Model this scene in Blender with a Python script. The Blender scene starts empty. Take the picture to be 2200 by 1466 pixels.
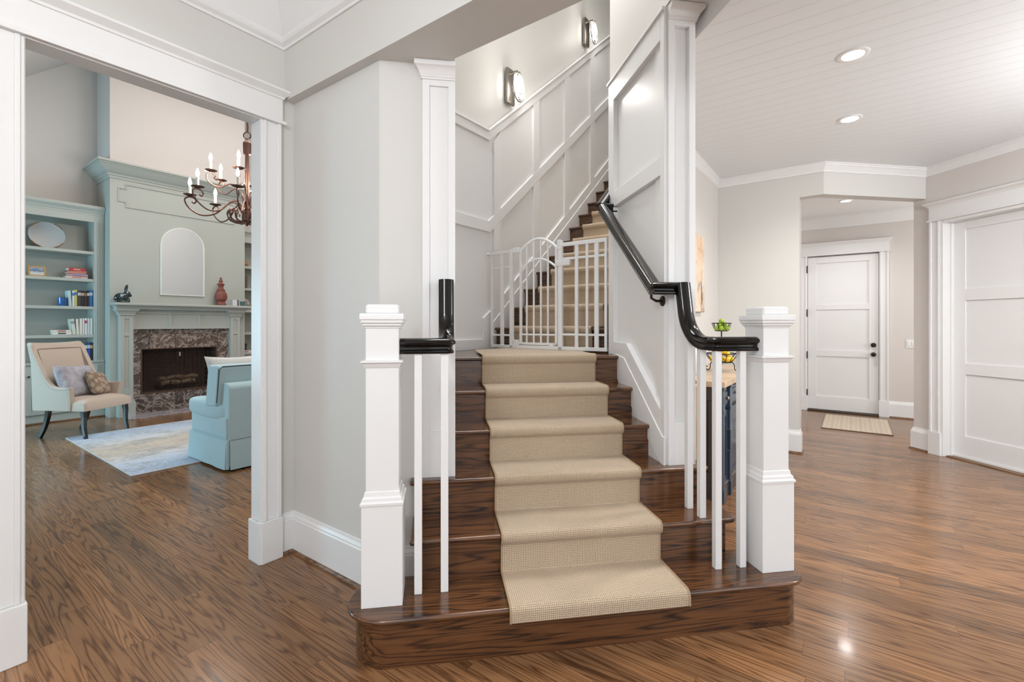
import bpy, bmesh, math, random
from mathutils import Vector, Matrix
R2 = math.sqrt(2.0)
rnd = random.Random(7)
sc = bpy.context.scene
COL = sc.collection

# ------------------------------------------------------------------ camera, world, exposure
F_PX, YAW, Y0 = 1005.8, 0.15575, 696.2
cam = bpy.data.cameras.new('camera'); camo = bpy.data.objects.new('camera', cam); COL.objects.link(camo)
cam.sensor_fit = 'HORIZONTAL'; cam.sensor_width = 36.0
cam.lens = F_PX / 2200.0 * 36.0
cam.shift_x = 0.0
cam.shift_y = -(733.0 - Y0) / 2200.0
cam.clip_start = 0.05; cam.clip_end = 100
camo.location = (0, 0, 1.38)
camo.rotation_euler = (math.radians(90), 0, -YAW)
sc.camera = camo
sc.view_settings.view_transform = 'Standard'
sc.view_settings.look = 'None'
sc.view_settings.gamma = 1.0
sc.view_settings.use_curve_mapping = False
sc.view_settings.exposure = 0.0
w = bpy.data.worlds.new('world'); sc.world = w; w.use_nodes = True
w.node_tree.nodes['Background'].inputs[0].default_value = (0.93, 0.965, 1.0, 1)
w.node_tree.nodes['Background'].inputs[1].default_value = 1.25

def area(name, loc, rot, sx, sy, power, color=(1, 1, 1), spread=180):
    l = bpy.data.lights.new(name, 'AREA'); l.shape = 'RECTANGLE'; l.size = sx; l.size_y = sy
    l.energy = power; l.color = color; l.spread = math.radians(spread)
    o = bpy.data.objects.new(name, l); COL.objects.link(o); o.location = loc; o.rotation_euler = rot
    return o
def point(name, loc, power, color=(1, .95, .9), r=.03):
    l = bpy.data.lights.new(name, 'POINT'); l.energy = power; l.color = color; l.shadow_soft_size = r
    o = bpy.data.objects.new(name, l); COL.objects.link(o); o.location = loc
    return o
def sn(s, n, z=0.0):                      # the rooms sit at 45 degrees to the stair: s runs along the left wall, n into the great room
    return Vector(((s - n) / R2, (s + n) / R2, z))
Q45 = math.radians(45)
# great-room window daylight; the other lamps in this block are added unseen fills
area('foyer_rear_fill_light', (-0.6, -2.6, 2.0), (math.radians(86), 0, math.radians(-8)), 4.5, 2.4, 14, (.95, .975, 1))  # unseen soft panel added behind the viewer to fill the foyer
area('hall_rear_fill_light', (4.2, -2.4, 1.5), (math.radians(104), 0, math.radians(2)), 3.4, 2.2, 60, (.94, .97, 1))  # added panel behind the viewer, tilted up to lift the hall and its ceiling
point('foyer_fill_light', (-.9, -.15, 2.75), 88, (.97, .985, 1), .25)  # added bare lamp above the viewer, no fixture; evens out the foyer walls
point('hall_fill_light', (4.3, 1.4, 2.4), 122, (.96, .98, 1), .25)  # added bare lamp out of view on the right, brightens hall walls and beadboard
area('great_room_window_light', tuple(sn(-1.9, 8.0, 1.8)), (math.radians(90), 0, math.radians(-45)), 2.0, 2.8, 215, (.42, .80, 1.0))
area('great_room_fill_light', tuple(sn(3.2, 5.6, 5.6)), (0, 0, Q45), 4.0, 4.0, 235, (1, .965, .94))  # added warm overhead panel, lifts the chimney breast and room
area('stairwell_fill_light', tuple(sn(4.4, 2.05, 6.5)), (0, 0, Q45), 4.0, 1.0, 24, (1, .985, .97), 75)  # added panel at the top of the stairwell, shining down the flight
area('stair_panel_fill_light', tuple(sn(3.2, 2.35, 5.3)), (math.radians(-38), 0, Q45), 1.6, .5, 36, (.97, .985, 1), 110)  # added panel hidden by the beam, aimed at the right-hand panelling
area('rear_hall_fill_light', (7.3, 3.7, 1.8), (math.radians(92), 0, math.radians(52)), 1.2, 1.9, 42, (1, .985, .97))  # added panel round the corner, fills the dim rear hall

# ------------------------------------------------------------------ mesh helpers
class MB:
    def __init__(s): s.v = []; s.f = []; s.uv = {}
    def add(s, vs, fs, uvs=None):
        b = len(s.v); s.v += [tuple(v) for v in vs]
        for i, f in enumerate(fs):
            s.f.append([b + k for k in f])
            if uvs: s.uv[len(s.f) - 1] = uvs[i]
        return s
    def box(s, x0, x1, y0, y1, z0, z1):
        v = [(x, y, z) for z in (z0, z1) for y in (y0, y1) for x in (x0, x1)]
        return s.add(v, [(0, 2, 3, 1), (4, 5, 7, 6), (0, 1, 5, 4), (2, 6, 7, 3), (0, 4, 6, 2), (1, 3, 7, 5)])
    def prism(s, poly, a0, a1, ax='z'):   # polygon extruded along an axis; polygon given in the two other axes (xy / xz / yz)
        def mk(p, q, t): return {'z': (p, q, t), 'y': (p, t, q), 'x': (t, p, q)}[ax]
        n = len(poly)
        v = [mk(p, q, a0) for p, q in poly] + [mk(p, q, a1) for p, q in poly]
        f = [tuple(range(n))[::-1], tuple(range(n, 2 * n))] + [(i, (i + 1) % n, n + (i + 1) % n, n + i) for i in range(n)]
        return s.add(v, f)
    def tube(s, path, r, k=8, closed=False, ang=0.0, cap=True):
        path = [Vector(p) for p in path]; n = len(path)
        rr = r if isinstance(r, (list, tuple)) else [r] * n
        T = []
        for i in range(n):
            a = path[(i - 1) % n] if (closed or i > 0) else path[i]
            b = path[(i + 1) % n] if (closed or i < n - 1) else path[i]
            T.append((b - a).normalized() if (b - a).length > 1e-9 else Vector((0, 0, 1)))
        up = Vector((0, 0, 1)) if abs(T[0].z) < .9 else Vector((0, 1, 0))
        u = (up - T[0] * up.dot(T[0])).normalized(); vs = []
        for i in range(n):
            u = (u - T[i] * u.dot(T[i])).normalized(); w_ = T[i].cross(u)
            for j in range(k):
                a = 2 * math.pi * j / k + ang
                vs.append(path[i] + (u * math.cos(a) + w_ * math.sin(a)) * rr[i])
        m = n if closed else n - 1
        fs = [(i * k + j, i * k + (j + 1) % k, ((i + 1) % n) * k + (j + 1) % k, ((i + 1) % n) * k + j) for i in range(m) for j in range(k)]
        if cap and not closed: fs += [tuple(range(k))[::-1], tuple((n - 1) * k + j for j in range(k))]
        return s.add(vs, fs)
    def lathe(s, prof, k=24, cx=0, cy=0, a0=0, sx=1, sy=1):
        vs = []
        for r, z in prof:
            for j in range(k):
                a = 2 * math.pi * j / k + a0
                vs.append((cx + max(r, 1e-5) * sx * math.cos(a), cy + max(r, 1e-5) * sy * math.sin(a), z))
        n = len(prof)
        fs = [(i * k + j, i * k + (j + 1) % k, (i + 1) * k + (j + 1) % k, (i + 1) * k + j) for i in range(n - 1) for j in range(k)]
        fs += [tuple(range(k))[::-1], tuple((n - 1) * k + j for j in range(k))]
        return s.add(vs, fs)
    def sqlathe(s, prof, cx=0, cy=0):     # square-section stack of mouldings: profile of (half width, z)
        return s.lathe([(r * R2, z) for r, z in prof], 4, cx, cy, math.pi / 4)
    def ell(s, c, r, k=16, m=10, rot=None, p=1.0):
        vs = []; M = rot or Matrix.Identity(3)
        sg = lambda t: math.copysign(abs(t) ** p, t)
        for i in range(m + 1):
            t = -math.pi / 2 + math.pi * i / m
            for j in range(k):
                a = 2 * math.pi * j / k
                q = Vector((r[0] * sg(math.cos(t)) * sg(math.cos(a)), r[1] * sg(math.cos(t)) * sg(math.sin(a)), r[2] * sg(math.sin(t))))
                vs.append(Vector(c) + M @ q)
        return s.add(vs, [(i * k + j, i * k + (j + 1) % k, (i + 1) * k + (j + 1) % k, (i + 1) * k + j) for i in range(m) for j in range(k)])
    def sweep(s, path, prof, up=(0, 0, 1), closed=False, cap=True):   # mitred moulding: profile of (out, up); out is to the right of travel
        P = [Vector(p) for p in path]; n = len(P)
        d = [(P[(i + 1) % n] - P[i]).normalized() for i in range(n if closed else n - 1)]
        u = Vector(up); d0 = d[0]; side = d0.cross(u).normalized(); u2 = side.cross(d0).normalized()
        cur = [P[0] + side * a + u2 * b for a, b in prof]; rings = []
        if closed:
            nn = (d[-1] + d[0]).normalized()
            cur = [c - d0 * ((c - P[0]).dot(nn) / d0.dot(nn)) for c in cur]
        rings.append(cur)
        for i in range(1, n):
            dp = d[i - 1]
            if closed: nn = (d[i - 1] + d[i]).normalized()
            else: nn = (d[i - 1] + d[i]).normalized() if i < n - 1 else dp
            cur = [c + dp * ((P[i] - c).dot(nn) / dp.dot(nn)) for c in cur]
            rings.append(cur)
        k = len(prof); vs = [c for r in rings for c in r]
        m = n if closed else n - 1
        fs = [(i * k + j, ((i + 1) % n) * k + j, ((i + 1) % n) * k + (j + 1) % k, i * k + (j + 1) % k) for i in range(m) for j in range(k)]
        if cap and not closed: fs += [tuple(range(k)), tuple((n - 1) * k + j for j in range(k))[::-1]]
        return s.add(vs, fs)
    def pillow(s, w, h, t, N=14, puff=.55, M=None, corner=.06):
        M = M or Matrix.Identity(4); vs = []
        for sd in (1, -1):
            for i in range(N + 1):
                for j in range(N + 1):
                    a = -1 + 2 * i / N; b = -1 + 2 * j / N
                    e = max(0, (1 - a ** 4) * (1 - b ** 4)) ** puff
                    pull = 1 - corner * (1 - abs(a) ** 2) * (abs(b) ** 3); pull2 = 1 - corner * (1 - abs(b) ** 2) * (abs(a) ** 3)
                    vs.append(M @ Vector((a * w / 2 * pull2, sd * e * t / 2, b * h / 2 * pull)))
        K = (N + 1) ** 2; fs = []
        for i in range(N):
            for j in range(N):
                q = [i * (N + 1) + j, (i + 1) * (N + 1) + j, (i + 1) * (N + 1) + j + 1, i * (N + 1) + j + 1]
                fs.append(tuple(q[::-1])); fs.append(tuple(K + x for x in q))
        return s.add(vs, fs)

def link(o, parent=None):
    COL.objects.link(o)
    if parent is not None: o.parent = parent
    return o
def build(name, mb, mat, parent=None, bevel=0, seg=2, smooth=False, loc=None, rz=0, weld=False, subsurf=0, angle=35, fix=True):
    me = bpy.data.meshes.new(name)
    me.from_pydata(mb.v, [], mb.f); me.validate()
    if mb.uv:
        uvl = me.uv_layers.new(name='uv')
        for pi, pl in enumerate(me.polygons):
            if pi in mb.uv:
                for li, c in zip(pl.loop_indices, mb.uv[pi]): uvl.data[li].uv = c
    if fix:
        bm = bmesh.new(); bm.from_mesh(me)
        if weld: bmesh.ops.remove_doubles(bm, verts=bm.verts, dist=1e-5)
        bmesh.ops.recalc_face_normals(bm, faces=bm.faces); bm.to_mesh(me); bm.free()
    me.materials.append(mat)
    o = link(bpy.data.objects.new(name, me), parent)
    if loc is not None: o.location = loc
    o.rotation_euler = (0, 0, rz)
    if bevel:
        b = o.modifiers.new('bevel', 'BEVEL'); b.width = bevel; b.segments = seg; b.limit_method = 'ANGLE'; b.angle_limit = math.radians(30); b.harden_normals = True
    if subsurf:
        b = o.modifiers.new('sub', 'SUBSURF'); b.levels = subsurf; b.render_levels = subsurf
    if smooth or bevel:
        for p in me.polygons: p.use_smooth = True
        if not subsurf:
            try: me.set_sharp_from_angle(angle=math.radians(angle))
            except Exception: pass
    return o
def thing(name, label, cat, loc=(0, 0, 0), rz=0, group=None):
    o = link(bpy.data.objects.new(name, None)); o.empty_display_size = .05
    o.location = loc; o.rotation_euler = (0, 0, rz)
    return tag(o, label, cat, group)
def tag(o, label, cat, group=None):
    o['label'] = label; o['category'] = cat
    if group: o['group'] = group
    return o
def struct(o, label=None):
    o['kind'] = 'structure'
    if label: o['label'] = label
    return o
def sst(name, mb, mat, frame=False, **k):          # a structure mesh; frame=True: coordinates are (s, n, z)
    return struct(build(name, mb, mat, None, rz=Q45 if frame else 0, **k))
def copy_tree(o, parent=None):
    c = o.copy(); COL.objects.link(c)
    if parent is not None: c.parent = parent
    for ch in [x for x in bpy.data.objects if x.parent == o]: copy_tree(ch, c)
    return c

# ------------------------------------------------------------------ materials
def base(name, col=(.8, .8, .8), rough=.5, metal=0, coat=0, spec=.5, sheen=0, trans=0, alpha=1):
    m = bpy.data.materials.new(name); m.use_nodes = True
    b = m.node_tree.nodes['Principled BSDF']
    b.inputs['Base Color'].default_value = (*col, 1); b.inputs['Roughness'].default_value = rough
    b.inputs['Metallic'].default_value = metal; b.inputs['Coat Weight'].default_value = coat
    b.inputs['Coat Roughness'].default_value = .08
    b.inputs['Specular IOR Level'].default_value = spec; b.inputs['Sheen Weight'].default_value = sheen
    b.inputs['Transmission Weight'].default_value = trans; b.inputs['Alpha'].default_value = alpha
    return m
def N(m, t, **kw):
    n = m.node_tree.nodes.new(t)
    for k, v in kw.items(): setattr(n, k, v)
    return n
def L(m, a, b): m.node_tree.links.new(a, b)
def math_n(m, op, a, b=None, c=None):
    n = N(m, 'ShaderNodeMath', operation=op)
    for i, x in enumerate((a, b, c)):
        if x is None: continue
        if isinstance(x, (int, float)): n.inputs[i].default_value = x
        else: L(m, x, n.inputs[i])
    return n.outputs[0]
def ramp(m, fac, stops):
    r = N(m, 'ShaderNodeValToRGB'); e = r.color_ramp.elements
    while len(e) > len(stops): e.remove(e[-1])
    while len(e) < len(stops): e.new(1)
    for x, (p, c) in zip(e, stops): x.position = p; x.color = (*c, 1)
    L(m, fac, r.inputs[0]); return r.outputs[0]
def mix(m, fac, a, b, mode='MIX'):
    n = N(m, 'ShaderNodeMix', data_type='RGBA', blend_type=mode)
    for i, x in ((0, fac), (6, a), (7, b)):
        if isinstance(x, (int, float)): n.inputs[i].default_value = x
        elif isinstance(x, tuple): n.inputs[i].default_value = (*x, 1)
        else: L(m, x, n.inputs[i])
    return n.outputs[2]
def coords(m, kind='Object', scale=(1, 1, 1), rz=0, rot=None):
    t = N(m, 'ShaderNodeTexCoord'); mp = N(m, 'ShaderNodeMapping')
    mp.inputs['Scale'].default_value = scale; mp.inputs['Rotation'].default_value = rot or (0, 0, rz)
    L(m, t.outputs[kind], mp.inputs[0]); return mp.outputs[0]
def vscale(m, v, s):
    mp = N(m, 'ShaderNodeMapping'); mp.inputs['Scale'].default_value = s; L(m, v, mp.inputs[0]); return mp.outputs[0]
def noise(m, v, scale=5, detail=3, rough=.5, dist=0):
    n = N(m, 'ShaderNodeTexNoise'); n.inputs['Scale'].default_value = scale; n.inputs['Detail'].default_value = detail
    n.inputs['Roughness'].default_value = rough; n.inputs['Distortion'].default_value = dist
    L(m, v, n.inputs['Vector']); return n.outputs[0]
def bump(m, h, strength=.2, dist=.01, bs=None):
    b = N(m, 'ShaderNodeBump'); b.inputs['Strength'].default_value = strength; b.inputs['Distance'].default_value = dist
    L(m, h, b.inputs['Height']); L(m, b.outputs[0], m.node_tree.nodes['Principled BSDF'].inputs['Normal']); return b
def setc(m, c, inp='Base Color'): L(m, c, m.node_tree.nodes['Principled BSDF'].inputs[inp])

def paint(name, col, rough=.55, spec=.3):
    m = base(name, col, rough, spec=spec); v = coords(m)
    bump(m, noise(m, v, 160, 2), .04, .002)
    n1 = noise(m, v, 1.3, 2); setc(m, mix(m, math_n(m, 'MULTIPLY', n1, .08), col, tuple(c * .9 for c in col)))
    return m
WALL = paint('greige_wall_paint', (.655, .645, .615))
WALLW = paint('warm_wall_paint', (.655, .63, .595))
WHITE = base('white_trim_enamel', (.80, .80, .797), .28, spec=.45)
CEIL = paint('ceiling_white_paint', (.82, .82, .815), .5)
SAGE = base('sage_green_enamel', (.42, .435, .40), .38, spec=.4)

def wood(name, axis_rz, cols, planks=None, rough=.28, freq=34, stretch=(1.1, 10), coat=.25, rot=None, pores=.30, bands=.55, lines=3.0, spec=.5):
    m = base(name, cols[1], rough, coat=coat); v = coords(m, rz=axis_rz, rot=rot)
    rv = None
    if planks:
        sp0 = N(m, 'ShaderNodeSeparateXYZ'); L(m, v, sp0.inputs[0]); pu, pv = sp0.outputs[0], sp0.outputs[1]
        rowf = math_n(m, 'DIVIDE', pv, planks[1]); row = math_n(m, 'FLOOR', rowf)
        w1 = N(m, 'ShaderNodeTexWhiteNoise', noise_dimensions='1D'); L(m, row, w1.inputs['W'])
        uf = math_n(m, 'DIVIDE', math_n(m, 'ADD', pu, math_n(m, 'MULTIPLY', w1.outputs[0], 7.3)), planks[0]); colf = math_n(m, 'FLOOR', uf)
        cmb = N(m, 'ShaderNodeCombineXYZ'); L(m, row, cmb.inputs[0]); L(m, colf, cmb.inputs[1])
        w2 = N(m, 'ShaderNodeTexWhiteNoise', noise_dimensions='2D'); L(m, cmb.outputs[0], w2.inputs['Vector']); rv = w2.outputs[0]
        def seam(x, d): return math_n(m, 'LESS_THAN', math_n(m, 'MULTIPLY', math_n(m, 'SUBTRACT', .5, math_n(m, 'ABSOLUTE', math_n(m, 'SUBTRACT', math_n(m, 'FRACT', x), .5))), d), .0009)
        sm_ = math_n(m, 'MAXIMUM', seam(rowf, planks[1]), seam(uf, planks[0]))
        off = N(m, 'ShaderNodeVectorMath', operation='MULTIPLY'); L(m, w2.outputs[1], off.inputs[0]); off.inputs[1].default_value = (13.7, 7.3, 21.0)
        ad = N(m, 'ShaderNodeVectorMath', operation='ADD'); L(m, v, ad.inputs[0]); L(m, off.outputs[0], ad.inputs[1]); vv = ad.outputs[0]
    else: vv = v
    n1 = noise(m, vscale(m, vv, (stretch[0], stretch[1], stretch[1])), 1, 3, .42)
    rings = math_n(m, 'SINE', math_n(m, 'MULTIPLY', n1, freq * 2))
    rings = math_n(m, 'MULTIPLY_ADD', rings, .5, .5)
    rings = math_n(m, 'SUBTRACT', 1.0, math_n(m, 'POWER', math_n(m, 'SUBTRACT', 1.0, rings), lines))
    fine = noise(m, vscale(m, vv, (9, 330, 330)), 1, 3, .6)
    f2 = noise(m, vscale(m, vv, (2.4, 60, 60)), 1, 3, .6)
    g = math_n(m, 'ADD', math_n(m, 'MULTIPLY', rings, bands), math_n(m, 'ADD', math_n(m, 'MULTIPLY', fine, pores), math_n(m, 'MULTIPLY', f2, .35)))
    st = noise(m, vscale(m, vv, (2.2, 24, 24)), 1, 4, .6, .6)
    g = math_n(m, 'SUBTRACT', g, math_n(m, 'MULTIPLY', math_n(m, 'MAXIMUM', math_n(m, 'SUBTRACT', st, .56), 0.0), 3.0))
    c = ramp(m, math_n(m, 'MULTIPLY', g, .8), [(.16, cols[0]), (.58, cols[1]), (.80, cols[2])])
    if planks:
        tone = ramp(m, rv, [(0, (.66, .66, .68)), (.25, (.92, .91, .90)), (.7, (1.02, 1.0, .98)), (1, (1.22, 1.2, 1.16))])
        c = mix(m, 1.0, c, tone, 'MULTIPLY')
        c = mix(m, math_n(m, 'MULTIPLY', sm_, .6), c, tuple(x * .35 for x in cols[0]))
    setc(m, c)
    bump(m, g, .05, .003)
    m.node_tree.nodes['Principled BSDF'].inputs['Specular IOR Level'].default_value = spec
    return m
FLOOR = wood('oak_plank_floor', Q45, ((.088, .038, .015), (.225, .110, .047), (.31, .165, .078)), planks=(1.5, .127), rough=.22, coat=.12, freq=58, stretch=(.55, 9), lines=3.5, bands=.5, spec=.38)
STAIRW = wood('dark_oak_stair', 0, ((.016, .008, .006), (.125, .050, .018), (.20, .092, .036)), rough=.2, freq=46, stretch=(.6, 10), coat=.35, bands=.42, lines=3.6)
STAIRN = wood('dark_oak_stair_upper', math.radians(90), ((.020, .009, .005), (.11, .05, .019), (.18, .085, .034)), rough=.24, freq=46, stretch=(.6, 10), coat=.3, bands=.42, lines=3.6)
SHOE = wood('shoe_mould_oak', 0, ((.09, .045, .02), (.19, .10, .05), (.26, .15, .08)), rough=.4, coat=0)
BUTCHER = wood('butcher_block', Q45, ((.52, .37, .24), (.70, .54, .38), (.80, .65, .49)), planks=(.5, .045), rough=.4, coat=.1, bands=.25)
PALEWD = wood('pale_slat_wood', 0, ((.46, .30, .18), (.62, .44, .29), (.72, .55, .38)), rough=.5, coat=0, rot=(0, math.radians(90), 0))
RAILM = base('ebony_gloss_lacquer', (.006, .005, .0045), .12, coat=.0, spec=.42)
IRON = base('bronze_metal', (.045, .032, .024), .35, metal=.85)
BLACKW = base('black_lacquer_leg', (.008, .008, .009), .18, coat=.5)
GATEW = base('white_gate_enamel', (.84, .85, .86), .22, coat=.3)

def carpet_mat():
    m = base('sisal_weave', (.42, .30, .18), .95, spec=.1, sheen=.2)
    t = N(m, 'ShaderNodeTexCoord'); v = t.outputs['UV']
    sx = N(m, 'ShaderNodeSeparateXYZ'); L(m, v, sx.inputs[0])
    wob = noise(m, v, 60, 2)
    fx = math_n(m, 'MULTIPLY', math_n(m, 'ADD', sx.outputs[0], math_n(m, 'MULTIPLY', wob, .004)), 2 * math.pi / .0082)
    fy = math_n(m, 'MULTIPLY', math_n(m, 'ADD', sx.outputs[1], math_n(m, 'MULTIPLY', wob, .004)), 2 * math.pi / .0082)
    h = math_n(m, 'MULTIPLY', math_n(m, 'MULTIPLY_ADD', math_n(m, 'SINE', fx), .5, .5), math_n(m, 'MULTIPLY_ADD', math_n(m, 'SINE', fy), .5, .5))
    rn = noise(m, vscale(m, v, (120, 120, 120)), 1, 1)
    hole = math_n(m, 'ADD', h, math_n(m, 'MULTIPLY', math_n(m, 'SUBTRACT', rn, .5), .6))
    big = noise(m, vscale(m, v, (5, 5, 5)), 1, 3)
    lightc = mix(m, big, (.57, .455, .335), (.50, .39, .275))
    c = mix(m, ramp(m, hole, [(.20, (0, 0, 0)), (.85, (1, 1, 1))]), lightc, (.15, .10, .065))
    setc(m, c); bump(m, math_n(m, 'SUBTRACT', 1.0, h), .5, .003)
    return m
CARPET = carpet_mat()
CARPETB = base('sisal_binding', (.40, .29, .18), .9, spec=.1)

def fabric(name, c1, c2, scale=500, sheen=.3, rough=.9, b=.25):
    m = base(name, c1, rough, sheen=sheen, spec=.15); v = coords(m)
    n1 = noise(m, v, scale, 2, .6); setc(m, mix(m, ramp(m, n1, [(.35, (0, 0, 0)), (.65, (1, 1, 1))]), c1, c2)); bump(m, n1, b, .002); return m

# ================================================================== SETTING
HB = 6.8                                     # height of tall walls
sst('floor', MB().box(-9, 10, -4, 12, -.1, 0), FLOOR)
CZ = 3.05
# left wall with the wide cased opening (frame coordinates s, n, z)
NW = 2.765; NT = 2.855
sst('wall_left', MB().box(1.332, 1.527, NW, NT, 0, HB).box(-1.9, .365, NW, NT, 0, HB).box(.365, 1.332, NW, NT, 2.572, HB), WALL, True)
# the block between foyer, great room and stair
def S2(p): return ((p[0] + p[1]) / R2, (p[1] - p[0]) / R2)
NS = 2.642; NR = 1.469                       # the two side walls of the upper flight
blk = [(1.527, NT), (1.527, NW), S2((-.2975, 2.457)), S2((-.07, 2.457)), S2((-.07, 2.50)), S2((.085, 2.50)), S2((.085, .085 + (NS + .03) * R2)), (9.2, NS + .03), (9.2, NT)]
sst('wall_stair_left', MB().prism(blk, 0, HB, 'z'), WALL, True)
hallwall = [S2((1.297, 2.50)), S2((1.42, 2.50)), S2((1.42, 3.226)), (5.83, 1.277), (6.2, 1.277), (9.2, 1.277), (9.2, NR), S2((1.297, 3.375))]
sst('wall_stair_right', MB().prism(hallwall, 0, HB, 'z'), WALLW, True)
sst('wall_stair_right_upper', MB().box(1.263, 1.30, 1.0, 3.335, 3.168, HB).box(1.30, 1.50, -3, 2.62, 3.18, HB).box(1.263, 1.30, -3, 1.0, 3.168, HB), WALLW)
sst('trim_header_underside', MB().box(1.30, 1.50, -3, 2.62, 3.166, 3.18), WHITE)
sst('wall_stair_end', MB().box(9.2, 9.35, 1.2, 2.9, 0, HB), WALLW, True)
sst('ceiling_stair', MB().box(1.7, 9.4, .3, 2.9, HB, HB + .1), CEIL, True)
sst('wall_beam', MB().box(1.472, 1.742, -2.5, NT, 2.722, HB), WALL, True)
# foyer tray ceiling: crown, raking board, inner step, flat ceiling
sst('ceiling', MB().box(-3.5, 1.472, -3.5, NW, 3.30, 3.40).prism([(2.64, 3.30), (NW, 3.07), (NW, 3.31)], -3.5, 1.472, 'x').prism([(1.347, 3.30), (1.472, 3.07), (1.472, 3.31)], -3.5, NW, 'y'), CEIL, True)
crownp = [(0, -.05), (.010, -.05), (.012, -.036), (.030, -.022), (.036, -.010), (.036, .012), (0, .012)]
step = [(0, -.03), (.014, -.03), (.016, -.012), (.03, -.006), (.03, .006), (.05, .006), (.05, .02), (0, .02)]
p_tray = lambda i, z: [(-3, NW - i, z), (1.472 - i, NW - i, z), (1.472 - i, -3, z)]
sst('trim_tray_crown', MB().sweep(p_tray(0, 3.07), crownp), WHITE, True)
sst('trim_tray_step', MB().sweep(p_tray(.122, 3.29), step), WHITE, True)

def frame_xy(loc, rz): return dict(loc=(loc[0], loc[1], 0), rz=rz)
def local_struct(name, mb, mat, loc, rz, parent=None, **k):
    o = build(name, mb, mat, parent, loc=None if parent else (loc[0], loc[1], 0), rz=0 if parent else rz, **k)
    if not parent: struct(o)
    return o
def casing_mb(u0, u1, wd, head, both=True, plinth=.24):
    m = MB()
    for sgn, u in ((-1, u0), (1, u1)):
        a, b = (u - wd, u) if sgn < 0 else (u, u + wd)
        m.box(a, b, -.022, .0, plinth, head)
        m.box(*((a, a + .022) if sgn < 0 else (b - .022, b)), -.034, 0, plinth, head)       # back band
        m.box(*((b - .030, b - .012) if sgn < 0 else (a + .012, a + .030)), -.029, 0, plinth, head)
        m.box(a - .006, b + .006, -.040, 0, 0, plinth)
    return m
def header_mb(u0, u1, z):
    m = MB()
    m.box(u0 - .012, u1 + .012, -.045, 0, z, z + .02)                    # ledge bead
    m.box(u0, u1, -.028, 0, z + .02, z + .185)
    pr = [(0, 0), (.006, 0), (.010, .012), (.032, .030), (.040, .036), (.040, .048), (0, .048)]
    m.sweep([(u0, 0, z + .150), (u0, -.028, z + .150), (u1, -.028, z + .150), (u1, 0, z + .150)], pr)
    m.box(u0, u1, -.028, 0, z + .185, z + .198)
    return m
BBP = [(0, 0), (.020, 0), (.020, .185), (.016, .192), (.016, .200), (.008, .214), (.006, .228), (0, .230)]
SHP = [(0, 0), (.032, 0), (.031, .008), (.026, .017), (.018, .021), (0, .021)]
def baseboard(side, path, z=.0):
    sst('baseboard_' + side, MB().sweep([(x, y, z + .012) for x, y in path], BBP), WHITE)
    sst('trim_shoe_' + side, MB().sweep([(x, y, z) for x, y in path], SHP), SHOE)
def sxy(s, n): v = sn(s, n); return (v.x, v.y)

# cased opening to the great room
cas = MB().add([], [])
o_c = casing_mb(.375, 1.324, .113, 2.56)
o_c = MB().add([(u, v + NW, z) for u, v, z in o_c.v], o_c.f)
sst('trim_opening_casing', o_c, WHITE, True, bevel=.004)
h = header_mb(.25, 1.447, 2.56); sst('trim_opening_header', MB().add([(u, v + NW, z) for u, v, z in h.v], h.f), WHITE, True, bevel=.002)
sst('trim_opening_jamb', MB().box(.365, .377, NW - .018, NT + .006, 0, 2.56).box(1.322, 1.334, NW - .018, NT + .006, .24, 2.56).box(1.308, 1.336, NW - .030, NT + .012, 0, .238)
    .box(.365, 1.334, NW - .018, NT + .006, 2.556, 2.574), WHITE, True, bevel=.002)
baseboard('left', [sxy(1.452, NW), sxy(1.527, NW), (-.2975, 2.457), (-.085, 2.457)])

# ------------------------------------------------------------------ hall on the right
HALLP = paint('hall_wall_paint', (.665, .625, .595))
sst('wall_hall', MB().prism([(3.20, 5.05), (3.80, 4.455), (3.885, 4.54), (3.285, 5.14)], 0, CZ + .1, 'z'), WALL)
sst('wall_hall_header', MB().prism([(3.80, 4.455), (3.953, 4.302), (5.2, 4.302), (5.2, 4.43), (4.006, 4.43), (3.885, 4.54)], 2.73, CZ + .1, 'z'), WALL)
sst('wall_right', MB().box(5.2, 5.34, 4.135, 4.432, 0, CZ + .1).box(5.2, 5.34, -3.0, 3.16, 0, CZ + .1).box(5.2, 5.34, 3.16, 4.135, 2.46, CZ + .1), HALLP)
bw = 6.272                                    # rear wall: x + y = 2 * bw
sst('wall_rear', MB().box(-2.6, -.01, 0, .14, 0, CZ + .1).box(.916, 3.9, 0, .14, 0, CZ + .1).box(-.01, .916, 0, .14, 2.455, CZ + .1).box(-.01, .916, .06, .14, 0, 2.455), HALLP, loc=(5.853, 2 * bw - 5.853, 0))
bpy.data.objects['wall_rear'].rotation_euler = (0, 0, -Q45)
sst('wall_rear_side', MB().prism([(3.285, 5.14), (3.885, 4.54), (4.0, 4.66), (3.4, 5.26)], 0, CZ + .1, 'z').prism([(3.21, 5.2), (3.29, 5.12), (4.3, 8.2), (4.1, 8.3)], 0, CZ + .1, 'z'), HALLP)
bead = base('beadboard_white_paint', (.80, .795, .785), .4)
v = coords(bead, rz=-Q45); sx = N(bead, 'ShaderNodeSeparateXYZ'); L(bead, v, sx.inputs[0])
fr = math_n(bead, 'FRACT', math_n(bead, 'DIVIDE', sx.outputs[0], .118))
gro = math_n(bead, 'MINIMUM', math_n(bead, 'MULTIPLY', math_n(bead, 'ABSOLUTE', math_n(bead, 'SUBTRACT', fr, .5)), 22), 1.0)
bump(bead, gro, .4, .004)
setc(bead, mix(bead, gro, (.70, .72, .735), (.79, .82, .84)))
hc = [(1.50, 2.62), (1.42, 2.62), (1.42, 3.236), (3.21, 5.04), (3.84, 4.50), (3.96, 4.37), (5.27, 4.37), (5.27, -3), (1.50, -3)]
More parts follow.
